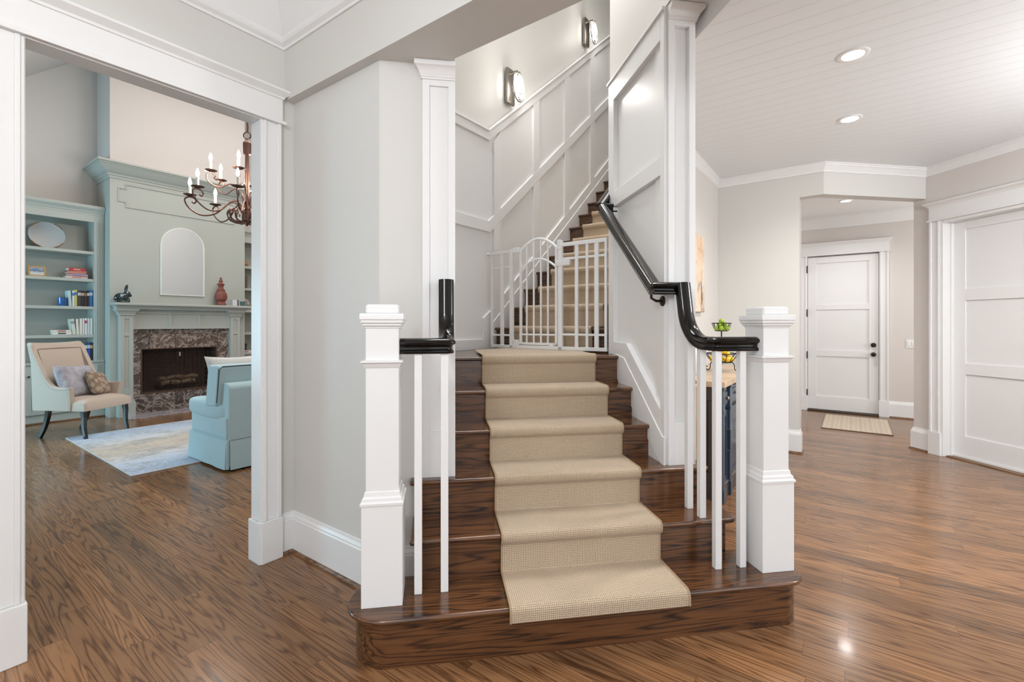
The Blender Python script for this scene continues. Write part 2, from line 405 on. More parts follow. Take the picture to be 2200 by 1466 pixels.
o = sst('ceiling_hall', MB().prism(hc, CZ, CZ + .1, 'z'), bead)
sst('ceiling_rear', MB().prism([(3.84, 4.50), (3.2, 5.1), (4.1, 8.6), (8.8, 4.0), (8.8, 2), (5.27, 2), (5.27, 4.37), (3.96, 4.37)], CZ, CZ + .1, 'z'), CEIL)
sst('trim_ceiling_edge', MB().box(1.484, 1.50, -3, 2.62, 3.045, 3.168).box(1.42, 1.50, 2.605, 2.622, 3.045, 3.168), WHITE)
crown2 = [(0, -.088), (.010, -.088), (.013, -.072), (.040, -.036), (.052, -.026), (.052, -.012), (.062, -.008), (.062, 0), (0, 0)]
sst('trim_hall_crown', MB().sweep([(1.43, 2.62, CZ), (1.43, 3.236, CZ), (3.21, 5.04, CZ), (3.949, 4.302, CZ), (5.2, 4.302, CZ), (5.2, -2.5, CZ)], crown2), WHITE)
crown3 = [(0, -.17), (.012, -.17), (.016, -.15), (.075, -.06), (.10, -.03), (.10, 0), (0, 0)]
sst('trim_rear_crown', MB().sweep([(4.2, 2 * bw - 4.2, CZ), (8.5, 2 * bw - 8.5, CZ)], crown3), WHITE)
baseboard('hall', [(1.43, 3.236), (3.20, 5.05), (3.80, 4.455), (3.885, 4.54)])
baseboard('right', [(5.34, 4.432), (5.2, 4.432), (5.2, 4.252)])
baseboard('rear', [(6.575, 2 * bw - 6.575), (8.4, 2 * bw - 8.4)])

def leaf_parts(mb, W, z0, z1, rails, st=.115, v0=0, th=.035):
    mb.box(0, W, v0 + .014, v0 + th, z0, z1)
    mb.box(0, st, v0, v0 + .014, z0, z1).box(W - st, W, v0, v0 + .014, z0, z1)
    for a, b in rails: mb.box(st, W - st, v0, v0 + .014, a, b)
    return mb
# door_1: rear door
D1 = struct(thing('door_1', '', '', (5.853 + .0, 2 * bw - 5.853, 0), -Q45)); del D1['category']
D1['label'] = 'white three-panel door at the end of the rear hall'
build('door_casing', casing_mb(0, .906, .112, 2.46), WHITE, D1, bevel=.003)
build('door_header', header_mb(-.118, 1.024, 2.455), WHITE, D1, bevel=.002)
build('door_leaf', leaf_parts(MB(), .898, .03, 2.44, [(.03, .24), (.87, .967), (1.604, 1.685), (2.34, 2.44)], v0=.008), WHITE, D1, bevel=.002).location.x = .004
for z in (2.25, 1.555, .885, .28):
    build('hinge', MB().box(-.008, .006, -.03, -.008, z - .055, z + .055).tube([(0, -.03, z - .058), (0, -.03, z + .058)], .007), IRON, D1)
for z, nm in ((.921, 'door_knob'), (1.062, 'deadbolt')):
    mb = MB()
    k = MB().lathe([(.033, 0), (.034, .006), (.028, .010), (.012, .012)] + ([(.011, .03), (.024, .036), (.030, .048), (.027, .06), (.012, .067), (0, .068)] if nm == 'door_knob' else [(.02, .014), (.02, .022), (0, .023)]), 20)
    mb.add([(x + .852 - .012, -zz - .008, y + z) for x, y, zz in k.v], k.f); build(nm, mb, IRON, D1, smooth=True)
build('door_sill', MB().box(0, .906, -.05, -.004, 0, .022), base('dark_sill', (.05, .032, .022), .4), D1, bevel=.004)
# door_2: wide door in the right wall
D2 = struct(thing('door_2', '', '', (5.2, 4.135, 0), -math.radians(90))); del D2['category']
D2['label'] = 'wide white three-panel door at the right edge of the photo'
build('door_casing', casing_mb(0, .975, .11, 2.46), WHITE, D2, bevel=.003)
build('door_header', header_mb(-.115, 1.09, 2.46), WHITE, D2, bevel=.002)
build('door_jamb', MB().box(-.01, .022, -.02, .14, 0, 2.46).box(.953, .985, -.02, .14, 0, 2.46).box(.022, .953, -.02, .14, 2.43, 2.46)
      .box(.022, .036, .07, .14, 0, 2.43).box(.939, .953, .07, .14, 0, 2.43), WHITE, D2, bevel=.003)
build('door_leaf', leaf_parts(MB(), .925, .03, 2.425, [(.03, .235), (.865, .98), (1.62, 1.735), (2.345, 2.425)], v0=.10), WHITE, D2, bevel=.002).location.x = .026
build('door_sweep', MB().box(.03, .945, .085, .10, .012, .03), WHITE, D2)
build('door_sill', MB().box(.0, .975, .02, .14, 0, .010), SHOE, D2)

# ------------------------------------------------------------------ stairwell panelling
SL = .189 / .2285                             # rake of the upper flight
S0 = 3.342; Z6 = 1.157
nz = lambda s: Z6 + .189 + (s - S0) * SL      # nosing line of the upper flight
SK = 3.262                                    # where the rails start to climb
def rake_band(lo, hi, flat_lo, flat_hi, s0=2.2, s1=8.6, th=.018):
    m = MB()
    kl = S0 + (flat_lo - Z6 - .189 - lo) / SL; kh = S0 + (flat_hi - Z6 - .189 - hi) / SL
    poly = [(s0, flat_lo), (kl, flat_lo), (s1, nz(s1) + lo), (s1, nz(s1) + hi), (kh, flat_hi), (s0, flat_hi)]
    return m.prism(poly, NS - th + .012, NS + .017, 'y')
m = rake_band(1.735, 1.835, 3.03, 3.12)
m2 = rake_band(1.82, 1.84, 3.105, 3.125, th=.03); m.add(m2.v, m2.f)
m2 = rake_band(.904, 1.02, 2.205, 2.305); m.add(m2.v, m2.f)
# skirt: flat base on the landing, kinked up to the rake
kz = 1.43
sk = [(2.2, Z6), (S0, Z6), (8.6, nz(8.6) - .19), (8.6, nz(8.6) + .185), (3.33, nz(3.33) + .185), (3.19, kz), (3.19, 1.245), (2.2, 1.245)]
m.prism(sk, NS - .006, NS + .017, 'y')
sk2 = [(S0 - .02, Z6), (8.6, nz(8.6) - .2), (8.6, nz(8.6) + .075), (S0 - .02, nz(S0) + .05)]
m.prism(sk2, NS - .014, NS, 'y')
def stile(a, b):
    for lo, hi in ((.185, .904), (1.02, 1.735)):
        za = max(nz(a) + lo, 0); m.prism([(a, nz(a) + lo), (b, nz(b) + lo), (b, nz(b) + hi), (a, nz(a) + hi)], NS - .0055, NS + .017, 'y')
for k in range(7): stile(3.995 + .64 * k, 4.11 + .64 * k)
m.prism([(3.345, nz(3.345) + .185), (3.444, nz(3.444) + .185), (3.444, nz(3.444) + .904), (3.345, nz(3.345) + .904)], NS - .0055, NS + .017, 'y')
m.prism([(3.345, 2.305), (3.444, nz(3.444) + 1.02), (3.444, nz(3.444) + 1.735), (3.345, 3.03)], NS - .0055, NS + .017, 'y')
sst('trim_stair_panelling', m, WHITE, True, bevel=.0025)
lowp = [(2.2, 1.1)] + [(8.6, nz(8.6) - .2)] + [(8.6, nz(8.6) + 1.8), (SK, 3.10), (2.2, 3.10)]
sst('trim_stair_panel_board', MB().prism([(2.2, 1.0), (S0, 1.0), (8.6, nz(8.6) - .3), (8.6, nz(8.6) + 1.79), (SK, 3.08), (2.2, 3.08)], NS + .015, NS + .028, 'y'), WHITE, True)
# panelling of the right side wall (plane x = 1.249), recessed panels
mw = MB(); XF, XP = 1.249, 1.2825
def pX(poly, x0=XF, x1=XP + .02): mw.prism(poly, x0, x1, 'x')
YA, YB, YC, YD = 2.46, 2.509, 3.228, 3.331
pX([(YC, 1.157), (YD, 1.157), (YD, 3.15), (YC, 3.15)])
pX([(YA, .50), (YB, .50), (YB, 3.15), (YA, 3.15)])
pX([(YB, 3.0), (YC, 3.0), (YC, 3.15), (YB, 3.15)])
pX([(YB, 2.228), (YC, 2.228), (YC, 2.335), (YB, 2.335)])
pX([(YB, .45), (YC, 1.0), (YC, 1.25), (3.0, 1.25), (YB, .892)])
pX([(YA, 3.145), (YD + .012, 3.145), (YD + .012, 3.165), (YA, 3.165)], XF - .012)
pX([(2.452, .56), (3.16, 1.0), (3.16, 1.165), (3.03, 1.150), (2.475, .745), (2.452, .745)], XF - .006, XF + .01)
pX([(2.462, .45), (3.33, .95), (3.33, 1.157), (3.228, 1.20), (3.0, 1.20), (2.462, .80)], XF + .004)
pan = MB().prism([(YA, .45), (YD, 1.0), (YD, 3.1), (YA, 3.1)], XP, XP + .012, 'x')
sst('trim_wall_panelling', mw, WHITE, bevel=.003)
sst('trim_wall_panel_board', pan, WHITE)

# ================================================================== COLUMNS
def column(name, label, x0, x1, yf, zb, zt, full_cap=True, dp=.028):
    t = thing(name, label, 'column', ((x0 + x1) / 2, yf, zb)); W = (x1 - x0) / 2; H = zt - zb; D = .16
    st = .036
    zc = .084                                   # capital height
    m = MB()
    m.box(-W, W, dp, D, 0, H)                 # body behind the recess
    m.box(-W, -W + st, 0, dp, 0, H).box(W - st, W, 0, dp, 0, H)
    m.box(-W + st, W - st, 0, dp, 0, .235).box(-W + st, W - st, 0, dp, H - zc - .03, H)
    build('shaft', m, WHITE, t, bevel=.001)
    pr = [(a * .8, b * .74) for a, b in [(0, 0), (.008, 0), (.008, .012), (.014, .018), (.014, .026), (.020, .036), (.026, .055), (.040, .074), (.050, .080), (.050, .112), (0, .112)]]
    c = MB()
    zh = H - .084
    pth = [(-W, 0, zh), (W, 0, zh), (W, .12, zh)] if full_cap else [(-W, .12, zh), (-W, 0, zh), (W, 0, zh)]
    c.sweep(pth, pr)
    build('capital', c, WHITE, t, bevel=.0015)
    return t
z3 = .589
column('column', 'white square column with recessed panel left of the stair, under the beam', -.082, .086, 2.445, z3, 2.722, False, .012)
column('column', 'white square column right of the stair, its capital against the beadboard ceiling', 1.268, 1.43, 2.445, z3, 3.165, True)

# ================================================================== STAIRCASE
ZT = [0, .210, .400, .589, .778, .968, 1.157]
YR = [0, 1.922, 2.176, 2.418, 2.659, 2.901, 3.143]
NO = .026; TT = .024
ST = thing('staircase', 'dark oak staircase with bullnose treads climbing between the white columns', 'staircase', (.68, 1.92, 0))
def stp(name, mb, mat=STAIRW, **k):
    m = MB(); m.v = [(x - .68, y - 1.92, z) for x, y, z in mb.v]; m.f = mb.f
    return build(name, m, mat, ST, **k)
def rounded(x0, x1, y0, y1, rl, rr, k=12):     # plan outline, front corners rounded
    p = []
    for i in range(k + 1):
        a = math.pi + math.pi / 2 * i / k; p.append((x0 + rl + rl * math.cos(a), y0 + rl + rl * math.sin(a)))
    for i in range(k + 1):
        a = -math.pi / 2 + math.pi / 2 * i / k; p.append((x1 - rr + rr * math.cos(a), y0 + rr + rr * math.sin(a)))
    if rl > .1: return p + [(x1, y1), (x0 + .12, y1), (x0 + .05, y1 - .025), (x0 + .012, y1 - .085)]
    return p + [(x1, y1), (x0, y1)]
stp('riser', MB().prism(rounded(-.345, 1.665, YR[1], 2.21, .15, .10), 0, ZT[1] - TT), smooth=True)
stp('tread', MB().prism(rounded(-.378, 1.696, YR[1] - NO, 2.225, .17, .12), ZT[1] - TT, ZT[1]), bevel=.011, seg=4)
stp('cove', MB().prism(rounded(-.352, 1.672, YR[1] - .008, 2.21, .14, .105), ZT[1] - TT - .014, ZT[1] - TT), bevel=.006)
for k, xl, xr in ((2, -.13, 1.497), (3, -.143, 1.487)):
    stp('riser', MB().box(xl + .028, xr - .06, YR[k], 2.7, ZT[k - 1] - .02, ZT[k] - TT), bevel=.003)
    stp('tread', MB().prism(rounded(xl, xr, YR[k] - NO, YR[k + 1] + .02 if k == 3 else 2.452, .012, .05 if k == 2 else .03), ZT[k] - TT, ZT[k]), bevel=.011, seg=4)
for k in (4, 5, 6):
    stp('riser', MB().box(.075, XF + .012, YR[k], YR[k] + .4, ZT[k - 1] - .02, ZT[k] - TT), bevel=.002)
    if k < 6: stp('tread', MB().box(.075, XF + .018, YR[k] - NO, YR[k + 1] + .02, ZT[k] - TT, ZT[k]), bevel=.010, seg=4)
land = [(.075, YR[6] - NO), (XF + .018, YR[6] - NO), (XF + .018, 3.33)] + [sxy(s, n) for s, n in ((S0 + .03, NR - .01), (S0 + .03, NS + .02))] + [(.075, 3.83)]
stp('landing', MB().prism(land, Z6 - TT, Z6), bevel=.010, seg=4)
def snp(name, mb, mat=STAIRN, **k):             # mesh in s, n, z of the upper flight, kept in its own 45 degree frame under the staircase
    o = build(name, mb, mat, ST, rz=Q45, loc=(-.68, -1.92, 0), **k); return o
for k in range(1, 13):
    s = S0 + .2285 * (k - 1); z = Z6 + .189 * k
    snp('riser', MB().box(s + .026, s + .30, NR, NS - .004, z - .189 - .02, z - TT))
    snp('tread', MB().box(s, s + .2285 + .03, NR, NS - .004, z - TT, z), bevel=.010, seg=3)

# ---- runners
def runner_mesh(path, w0, w1, th=.011):          # path of (run, height); returns strip with uv along the path
    # resample round the corners
    P = [Vector((a, b)) for a, b in path]; Q = [P[0]]
    for i in range(1, len(P) - 1):
        a, b, c = P[i - 1], P[i], P[i + 1]; r = min(.020, (b - a).length * .45, (c - b).length * .45)
        p = b + (a - b).normalized() * r; q = b + (c - b).normalized() * r
        for t in (0, .25, .5, .75, 1): Q.append(p * (1 - t) ** 2 + b * 2 * t * (1 - t) + q * t * t)
    Q.append(P[-1])
    nrm = []
    for i in range(len(Q)):
        d = (Q[min(i + 1, len(Q) - 1)] - Q[max(i - 1, 0)]).normalized(); nrm.append(Vector((-d.y, d.x)))
    return Q, nrm
def runner_build(path, w0, w1, axis):
    Q, nr = runner_mesh(path, w0, w1); th = .012; m = MB(); e = .012
    dist = 0; rows = []
    for i, q in enumerate(Q):
        if i: dist += ((q + nr[i] * th) - (Q[i - 1] + nr[i - 1] * th)).length
        rows.append((q, q + nr[i] * th, dist))
    def pt(w_, q): return (w_, q.x, q.y) if axis == 'y' else (q.x, w_, q.y)
    for i in range(len(rows) - 1):
        a, b = rows[i], rows[i + 1]
        m.add([pt(w0, a[1]), pt(w1, a[1]), pt(w1, b[1]), pt(w0, b[1])], [(0, 1, 2, 3)], [[(w0, a[2]), (w1, a[2]), (w1, b[2]), (w0, b[2])]])
        m.add([pt(w0, a[0]), pt(w1, a[0]), pt(w1, b[0]), pt(w0, b[0])], [(3, 2, 1, 0)])
        for w_ in (w0, w1): m.add([pt(w_, a[0]), pt(w_, a[1]), pt(w_, b[1]), pt(w_, b[0])], [(0, 1, 2, 3)])
    for r in (rows[0], rows[-1]): m.add([pt(w0, r[0]), pt(w1, r[0]), pt(w1, r[1]), pt(w0, r[1])], [(0, 1, 2, 3)])
    ed = [[pt(w_, r[1]) for r in rows] for w_ in (w0 + .002, w1 - .002)]
    return m, ed
W0, W1 = .288, 1.076; ep = .003
path = [(YR[1] - ep - .004, ZT[1] - .062), (YR[1] - NO - ep, ZT[1] - .05)] 
path = [(YR[1] - NO - ep - .002, ZT[1] - .050)]
for k in range(1, 7):
    path += [(YR[k] - NO - ep, ZT[k] + ep)]
    if k < 6: path += [(YR[k + 1] - ep - .001, ZT[k] + ep), (YR[k + 1] - ep - .001, ZT[k + 1] - TT - .018), (YR[k + 1] - NO - ep, ZT[k + 1] - TT - .002)]
path += [(YR[6] + .02, Z6 + ep)]
RN = thing('stair_runner', 'tan woven sisal runner down the middle of the lower stair flight', 'carpet runner', (.68, 1.9, 0))
def off(m, c): m.v = [(x - c[0], y - c[1], z - c[2]) for x, y, z in m.v]; return m
m, ed = runner_build(path, W0, W1, 'y')
zl = Z6 + ep + .012; ylo = YR[6] + .02
lp = [(W0, ylo), (W1, ylo), (W1, W1 + 1.662 * R2), sxy(S0 - .005, 1.662), sxy(S0 - .005, 2.448), (W0, W0 + 2.448 * R2)]
m.add([(x, y, zl) for x, y in lp], [tuple(range(6))], [[(x, y) for x, y in lp]])
build('woven_field', off(m, (.68, 1.9, 0)), CARPET, RN, smooth=True, weld=True, angle=60)
for e in ed: build('bound_edge', off(MB().tube(e, .0045, 6), (.68, 1.9, 0)), CARPETB, RN, smooth=True)
path = []
for k in range(1, 13):
    s = S0 + .2285 * (k - 1); z = Z6 + .189 * k
    path += [(s + .026 - ep, z - .189 + ep), (s + .026 - ep, z - TT - .016), (s - ep, z - TT - .002), (s - ep, z + ep)]
path += [(s + .2, z + ep)]
RU = thing('stair_runner', 'tan woven sisal runner on the upper flight behind the white gate', 'carpet runner', tuple(sn(S0, 2.05, Z6)), Q45)
m, ed = runner_build(path, 1.662, 2.448, 'x')
m2 = off(m, (S0, 2.05, Z6))
# (run, width) -> runner_build gave (run, width, z) for axis x
build('woven_field', m2, CARPET, RU, smooth=True, weld=True, angle=60)
for e in ed: build('bound_edge', off(MB().tube(e, .0045, 6), (S0, 2.05, Z6)), CARPETB, RU, smooth=True)

# ================================================================== NEWELS, BALUSTERS, HANDRAILS
def newel(label, x, y, z):
    t = thing('newel_post', label, 'newel post', (x, y, z))
    b, s_, h = .083, .067, 1.252
    build('base_block', MB().sqlathe([(b, 0), (b, .425)]), WHITE, t, bevel=.003)
    build('base_moulding', MB().sqlathe([(b + .004, .42), (b + .005, .430), (b - .002, .437), (b - .003, .448), (b - .010, .455), (s_ + .004, .472), (s_, .476)]), WHITE, t)
    build('shaft', MB().sqlathe([(s_, .44), (s_, 1.19)]), WHITE, t, bevel=.003)
    build('collar', MB().sqlathe([(s_, .985), (s_ + .004, .992), (s_ + .010, 1.006), (s_ + .017, 1.010), (s_ + .017, 1.018), (s_, 1.020)]), WHITE, t)
    build('cap', MB().sqlathe([(s_, 1.150), (s_ + .003, 1.153), (s_ + .003, 1.158), (s_ + .011, 1.163), (s_ + .011, 1.168), (s_ + .008, 1.170), (s_ + .017, 1.174), (s_ + .018, 1.182), (s_ + .015, 1.184), (s_ + .021, 1.188), (s_ + .0215, 1.208), (s_ + .0195, 1.213), (0, 1.213)]), WHITE, t, bevel=.0015)
    build('top_block', MB().sqlathe([(s_ + .001, 1.21), (s_ + .001, h)]), WHITE, t, bevel=.012, seg=4)
    return t
newel('white boxed newel post left of the runner, at the left end of the bottom tread', -.231, 2.072, ZT[1])
newel('white boxed newel post at the right end of the bottom tread', 1.582, 2.066, ZT[1])
RB, RT = 1.250, 1.318                            # handrail underside and top at the newels
b0 = MB().box(-.016, .016, -.016, .016, 0, 1)
def baluster(label, x, y, zb, zt):
    t = thing('baluster', label, 'baluster', (x, y, zb), 0, 'white square balusters of the stair')
    build('spindle', MB().box(-.0165, .0165, -.0165, .0165, 0, zt - zb), WHITE, t, bevel=.0025)
baluster('white square baluster nearest the left newel post', -.087, 2.076, ZT[1], RB + .012)
baluster('white square baluster under the left handrail turn, beside the runner', .026, 2.077, ZT[1], RB + .012)
baluster('white square baluster on the bottom tread, second from the right newel post', 1.318, 2.064, ZT[1], RB + .012)
baluster('white square baluster on the bottom tread, next to the right newel post', 1.444, 2.062, ZT[1], RB + .012)
baluster('white square baluster at the front edge of the second tread', 1.318, 2.197, ZT[2], 1.275)
baluster('white square baluster on the second tread, nearest the right column', 1.318, 2.318, ZT[2], 1.33)
hp = [(a * 1.1, b) for a, b in [(-.022, -.034), (.022, -.034), (.026, -.030), (.026, -.022), (.019, -.016), (.017, -.006), (.021, .002), (.031, .008), (.034, .014), (.031, .022), (.020, .030), (.008, .034), (-.008, .034), (-.020, .030), (-.031, .022), (-.034, .014), (-.031, .008), (-.021, .002), (-.017, -.006), (-.019, -.016), (-.026, -.022), (-.026, -.030)]]
def arc(c, r, a0, a1, k, f):                      # points of an arc mapped by f(u, v)
    return [f(c[0] + r * math.cos(math.radians(a0 + (a1 - a0) * i / k)), c[1] + r * math.sin(math.radians(a0 + (a1 - a0) * i / k))) for i in range(k + 1)]
ZM = (RB + RT) / 2
# left rail: newel -> quarter turn -> gooseneck up to the column
LR = thing('handrail', 'black lacquered handrail running from the left newel post up to the left column', 'handrail', (.04, 2.076, ZM))
pl = [(-.165, 2.076, ZM)] + arc((-.012, 2.126), .05, -90, 0, 6, lambda a, b: (a, b, ZM))
gy = arc((2.225, ZM + .16), .16, -90, 0, 10, lambda a, b: (.038, a, b))
pl = [(-.165, 2.076, ZM), (.038, 2.076, ZM), (.038, 2.14, ZM)] + gy[1:] + [(.038, 2.385, 1.53)] + arc((2.445, 1.53), .06, 180, 120, 4, lambda a, b: (.038, a, b))[1:] + [(.038, 2.445, 1.60)]
def rail(path, org, parent, nm='rail', up=(0, 0, 1)):
    return build(nm, off(MB().sweep(path, hp, up), org), RAILM, parent, smooth=True, angle=50)
rail([(-.165, 2.076, ZM), (.030, 2.076, ZM), (.038, 2.084, ZM), (.038, 2.20, ZM)] + arc((2.20, ZM + .17), .17, -90, -10, 9, lambda a, b: (.038, a, b))[1:] + [(.038, 2.392, 1.60)], (.04, 2.076, ZM), LR)
build('wall_plate', off(MB().box(.0, .076, 2.395, 2.447, 1.535, 1.60), (.04, 2.076, ZM)), RAILM, LR, bevel=.01)
# right rail
RR = thing('handrail', 'black lacquered handrail sweeping from the right newel post up the panelled stair wall', 'handrail', (1.32, 2.06, ZM))
XR, XW = 1.318, 1.178
zr = 1.575
gp = [(1.517, 2.060, ZM), (1.326, 2.060, ZM), (1.318, 2.068, ZM), (1.318, 2.15, ZM)] + arc((2.15, ZM + .21), .21, -90, -8, 10, lambda a, b: (XR, a, b))[1:] + [(XR, 2.385, 1.60)]
rail(gp, (1.32, 2.06, ZM), RR, 'gooseneck_rail')
rail([(XR + .034, 2.405, zr), (XW + .0, 2.405, zr), (XW, 2.43, zr), (XW, 3.255, zr + .825 * .783), ], (1.32, 2.06, ZM), RR, 'raking_rail')
zt_ = zr + .825 * .783
b1 = Vector((XW, 3.255, zt_))
rail([(XW, 3.255, zt_), (XW + .10, 3.255, zt_ + .0)], (1.32, 2.06, ZM), RR, 'return_end')
br = MB().tube([(XW, 2.47, zr + .005), (XW + .002, 2.475, zr - .05), (XW + .03, 2.475, zr - .066), (XF - .004, 2.475, zr - .066)], .0075, 8)
k = MB().lathe([(.030, 0), (.030, .004), (.024, .009), (0, .011)], 20); br.add([(XF - z, 2.475 + x, zr - .066 + y) for x, y, z in k.v], k.f)
build('wall_bracket', off(br, (1.32, 2.06, ZM)), IRON, RR, smooth=True)
UR = thing('handrail', 'dark handrail rising along the right wall of the upper flight', 'handrail', (b1.x, b1.y, b1.z))
e1 = sn(1, 0); d1 = Vector((e1.x, e1.y, SL))
q0 = b1 + Vector((-.010, .012, .01))
rail([q0, q0 + d1 * 2.6, q0 + d1 * 2.6 + Vector((.05, -.05, 0))], (b1.x, b1.y, b1.z), UR, 'rail')

# ================================================================== SAFETY GATE (plane s = 3.248)
G = thing('safety_gate', 'white metal child safety gate with arched centre door across the landing', 'gate', tuple(sn(3.248, 2.05, Z6)), Q45)
def gm(*boxes):                                   # boxes as (n0, n1, z0, z1, half thickness)
    m = MB()
    for n0, n1, z0, z1, t in boxes: m.box(-t, t, n0 - 2.05, n1 - 2.05, z0 - Z6, z1 - Z6)
    return m
zb = 1.172
build('frame', gm((1.484, 2.585, zb, zb + .028, .014), (2.36, 2.59, 1.985, 2.010, .011), (1.486, 1.895, 1.995, 2.025, .011), (2.575, 2.595, zb, 2.0, .010), (1.486, 1.506, zb, 2.0, .009),
   (2.352, 2.386, zb, 2.022, .014), (1.868, 1.906, zb, 2.045, .014)), GATEW, G, bevel=.003)
for n0, w_ in ((2.472, .016), (1.742, .014), (1.652, .010), (1.572, .017)): build('upright', gm((n0 - w_, n0 + w_, zb + .02, 2.0, .009)), GATEW, G, bevel=.003)
for b in ((2.38, 2.585, 1.862, 1.878, .006), (2.38, 2.585, 1.275, 1.291, .006), (1.49, 1.875, 1.888, 1.906, .006), (1.49, 1.875, 1.288, 1.304, .006)): build('cross_rail', gm(b), GATEW, G, bevel=.002)
DR = build('door_panel', gm((1.915, 2.30, 1.205, 1.225, .009), (1.915, 1.936, 1.205, 2.0, .009), (2.262, 2.284, 1.205, 2.0, .009), (1.93, 2.27, 1.284, 1.298, .006)), GATEW, G, bevel=.003)
def garc(z0, rise, r):
    return MB().tube([(0, 1.925 + .35 * i / 16 - 2.05, z0 + rise * math.sin(math.pi * i / 16) ** .9 - Z6) for i in range(17)], r, 8)
build('arch_rail', garc(1.995, .088, .011), GATEW, DR, smooth=True)
build('arch_rail', garc(1.835, .082, .009), GATEW, DR, smooth=True)
for n0 in (2.212, 2.142, 2.072, 2.004):
    t = (n0 - 1.925) / .35
    build('bar', gm((n0 - .007, n0 + .007, 1.21, 1.995 + .088 * math.sin(math.pi * t) ** .9, .007)), GATEW, DR, bevel=.003)
build('latch', gm((1.80, 1.925, 1.842, 1.885, .018)), GATEW, G, bevel=.005)
build('latch_bracket', gm((1.872, 1.912, 1.975, 2.05, .017)), GATEW, G, bevel=.005)
for b in ((2.29, 2.35, 1.985, 2.03, .016), (2.30, 2.345, 1.19, 1.245, .016), (1.95, 1.99, 1.195, 1.225, .015)): build('hinge', gm(b), GATEW, G, bevel=.004)
build('wall_spindle', MB().tube([(0, 2.58 - 2.05, 2.0 - Z6), (0, NS - .02 - 2.05, 2.0 - Z6)], .005, 8).tube([(0, NS - .024 - 2.05, 2.0 - Z6), (0, NS - .006 - 2.05, 2.0 - Z6)], .012, 12), GATEW, G, smooth=True)

# ================================================================== WALL SCONCES
GLOW = bpy.data.materials.new('lamp_glow'); GLOW.use_nodes = True
gb = GLOW.node_tree.nodes['Principled BSDF']; gb.inputs['Emission Color'].default_value = (1, .96, .9, 1); gb.inputs['Emission Strength'].default_value = 14
GLASS = base('clear_glass', (.96, .97, .97), .03, trans=1.0); 
NICKEL = base('aged_nickel', (.30, .27, .24), .3, metal=1)
def sconce(label, s, z):
    t = thing('wall_sconce', label, 'wall lamp', tuple(sn(s, NS + .012, z)), Q45, 'sconces over the stair panelling')
    build('backplate', MB().box(-.058, .058, -.028, 0, -.165, .165), NICKEL, t, bevel=.004)
    build('arm', MB().tube([(0, -.02, .125), (0, -.07, .13), (0, -.105, .125), (0, -.115, .10)], .008, 8).ell((0, -.112, .098), (.02, .02, .028)), NICKEL, t, smooth=True)
    ring = [(.088 * math.cos(a), -.115, -.03 + .135 * math.sin(a)) for a in [2 * math.pi * i / 40 for i in range(40)]]
    build('shade_rim', MB().tube(ring, .006, 8, closed=True), NICKEL, t, smooth=True)
    build('glass_shade', MB().ell((0, -.115, -.03), (.086, .034, .132), 28, 14), GLASS, t, smooth=True)
    bl = build('bulb', MB().ell((0, -.115, -.012), (.04, .022, .075), 16, 10), GLOW, t, smooth=True)
    p = point('sconce_light', tuple(sn(s, NS + .012 - .17, z - .02)), 7.5, (1, .95, .91), .05)
    p.parent = None
sconce('metal wall sconce with oval glass shade, the lower of the two above the stair panelling', 3.593, 3.637)
sconce('metal wall sconce with oval glass shade, the upper one near the top of the stair', 5.17, 4.945)

# ================================================================== RECESSED CEILING LIGHTS
def downlight(label, x, y, z, pw=85):
    t = thing('recessed_light', label, 'ceiling light', (x, y, z), 0, 'recessed downlights')
    build('trim_ring', MB().lathe([(.086, 0), (.086, -.003), (.080, -.006), (.060, -.005), (.058, 0)], 40), WHITE, t, smooth=True)
    build('lens', MB().lathe([(.058, 0), (.058, -.003), (.0, -.0035)], 40), GLOW, t, smooth=True)
    l = bpy.data.lights.new('downlight', 'SPOT'); l.energy = pw; l.spot_size = math.radians(150); l.spot_blend = .8; l.shadow_soft_size = .07; l.color = (1, .985, .965)
    o = link(bpy.data.objects.new('downlight', l)); o.location = (x, y, z - .02)
downlight('round recessed ceiling light nearest the viewer in the beadboard ceiling', 2.54, 2.54, CZ)
downlight('round recessed ceiling light farther back in the beadboard ceiling', 3.31, 3.34, CZ)
downlight('round recessed light in the rear hall ceiling, above the far door', 5.46, 5.57, CZ, 75)

# ================================================================== GREAT ROOM (frame s, n)
NB, NK, NBK = 8.80, 9.06, 9.45                # chimney breast face, bookcase face, back wall
B0, B1 = 2.074, 3.955                         # breast from s to s
ZC0, ZC1 = 3.53, 3.75                         # breast crown
PINK = paint('great_room_wall_paint', (.62, .575, .545))
sst('wall_great_room_back', MB().box(-4, 8, NBK, NBK + .15, 0, 7.2), PINK, True)
sst('wall_great_room_left', MB().box(-3.2, -3.05, 2.9, 4.2, 0, 6).box(-3.2, -3.05, 8.4, NBK, 0, 6).box(-3.2, -3.05, 4.2, 8.4, 3.8, 6).box(-3.2, -3.05, 4.2, 8.4, 0, .35), PINK, True)
sst('wall_great_room_right', MB().box(7.0, 7.15, NT, NBK, 0, 7.2), PINK, True)
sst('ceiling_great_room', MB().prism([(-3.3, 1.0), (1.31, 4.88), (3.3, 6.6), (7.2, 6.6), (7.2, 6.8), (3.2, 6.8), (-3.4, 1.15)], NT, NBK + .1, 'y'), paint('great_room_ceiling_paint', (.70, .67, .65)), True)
sst('wall_chimney_breast', MB().box(B0, B1, NB, NBK, ZC1 - .02, 7), PINK, True)
F0, F1, FZ0, FZ1 = 2.44, 3.485, .31, 1.0      # firebox opening
sst('wall_chimney_breast_panel', MB().box(B0, F0, NB, NBK, 0, ZC1 - .02).box(F1, B1, NB, NBK, 0, ZC1 - .02).box(F0, F1, NB, NBK, FZ1, ZC1 - .02).box(F0, F1, NB, NBK, 0, FZ0), SAGE, True)
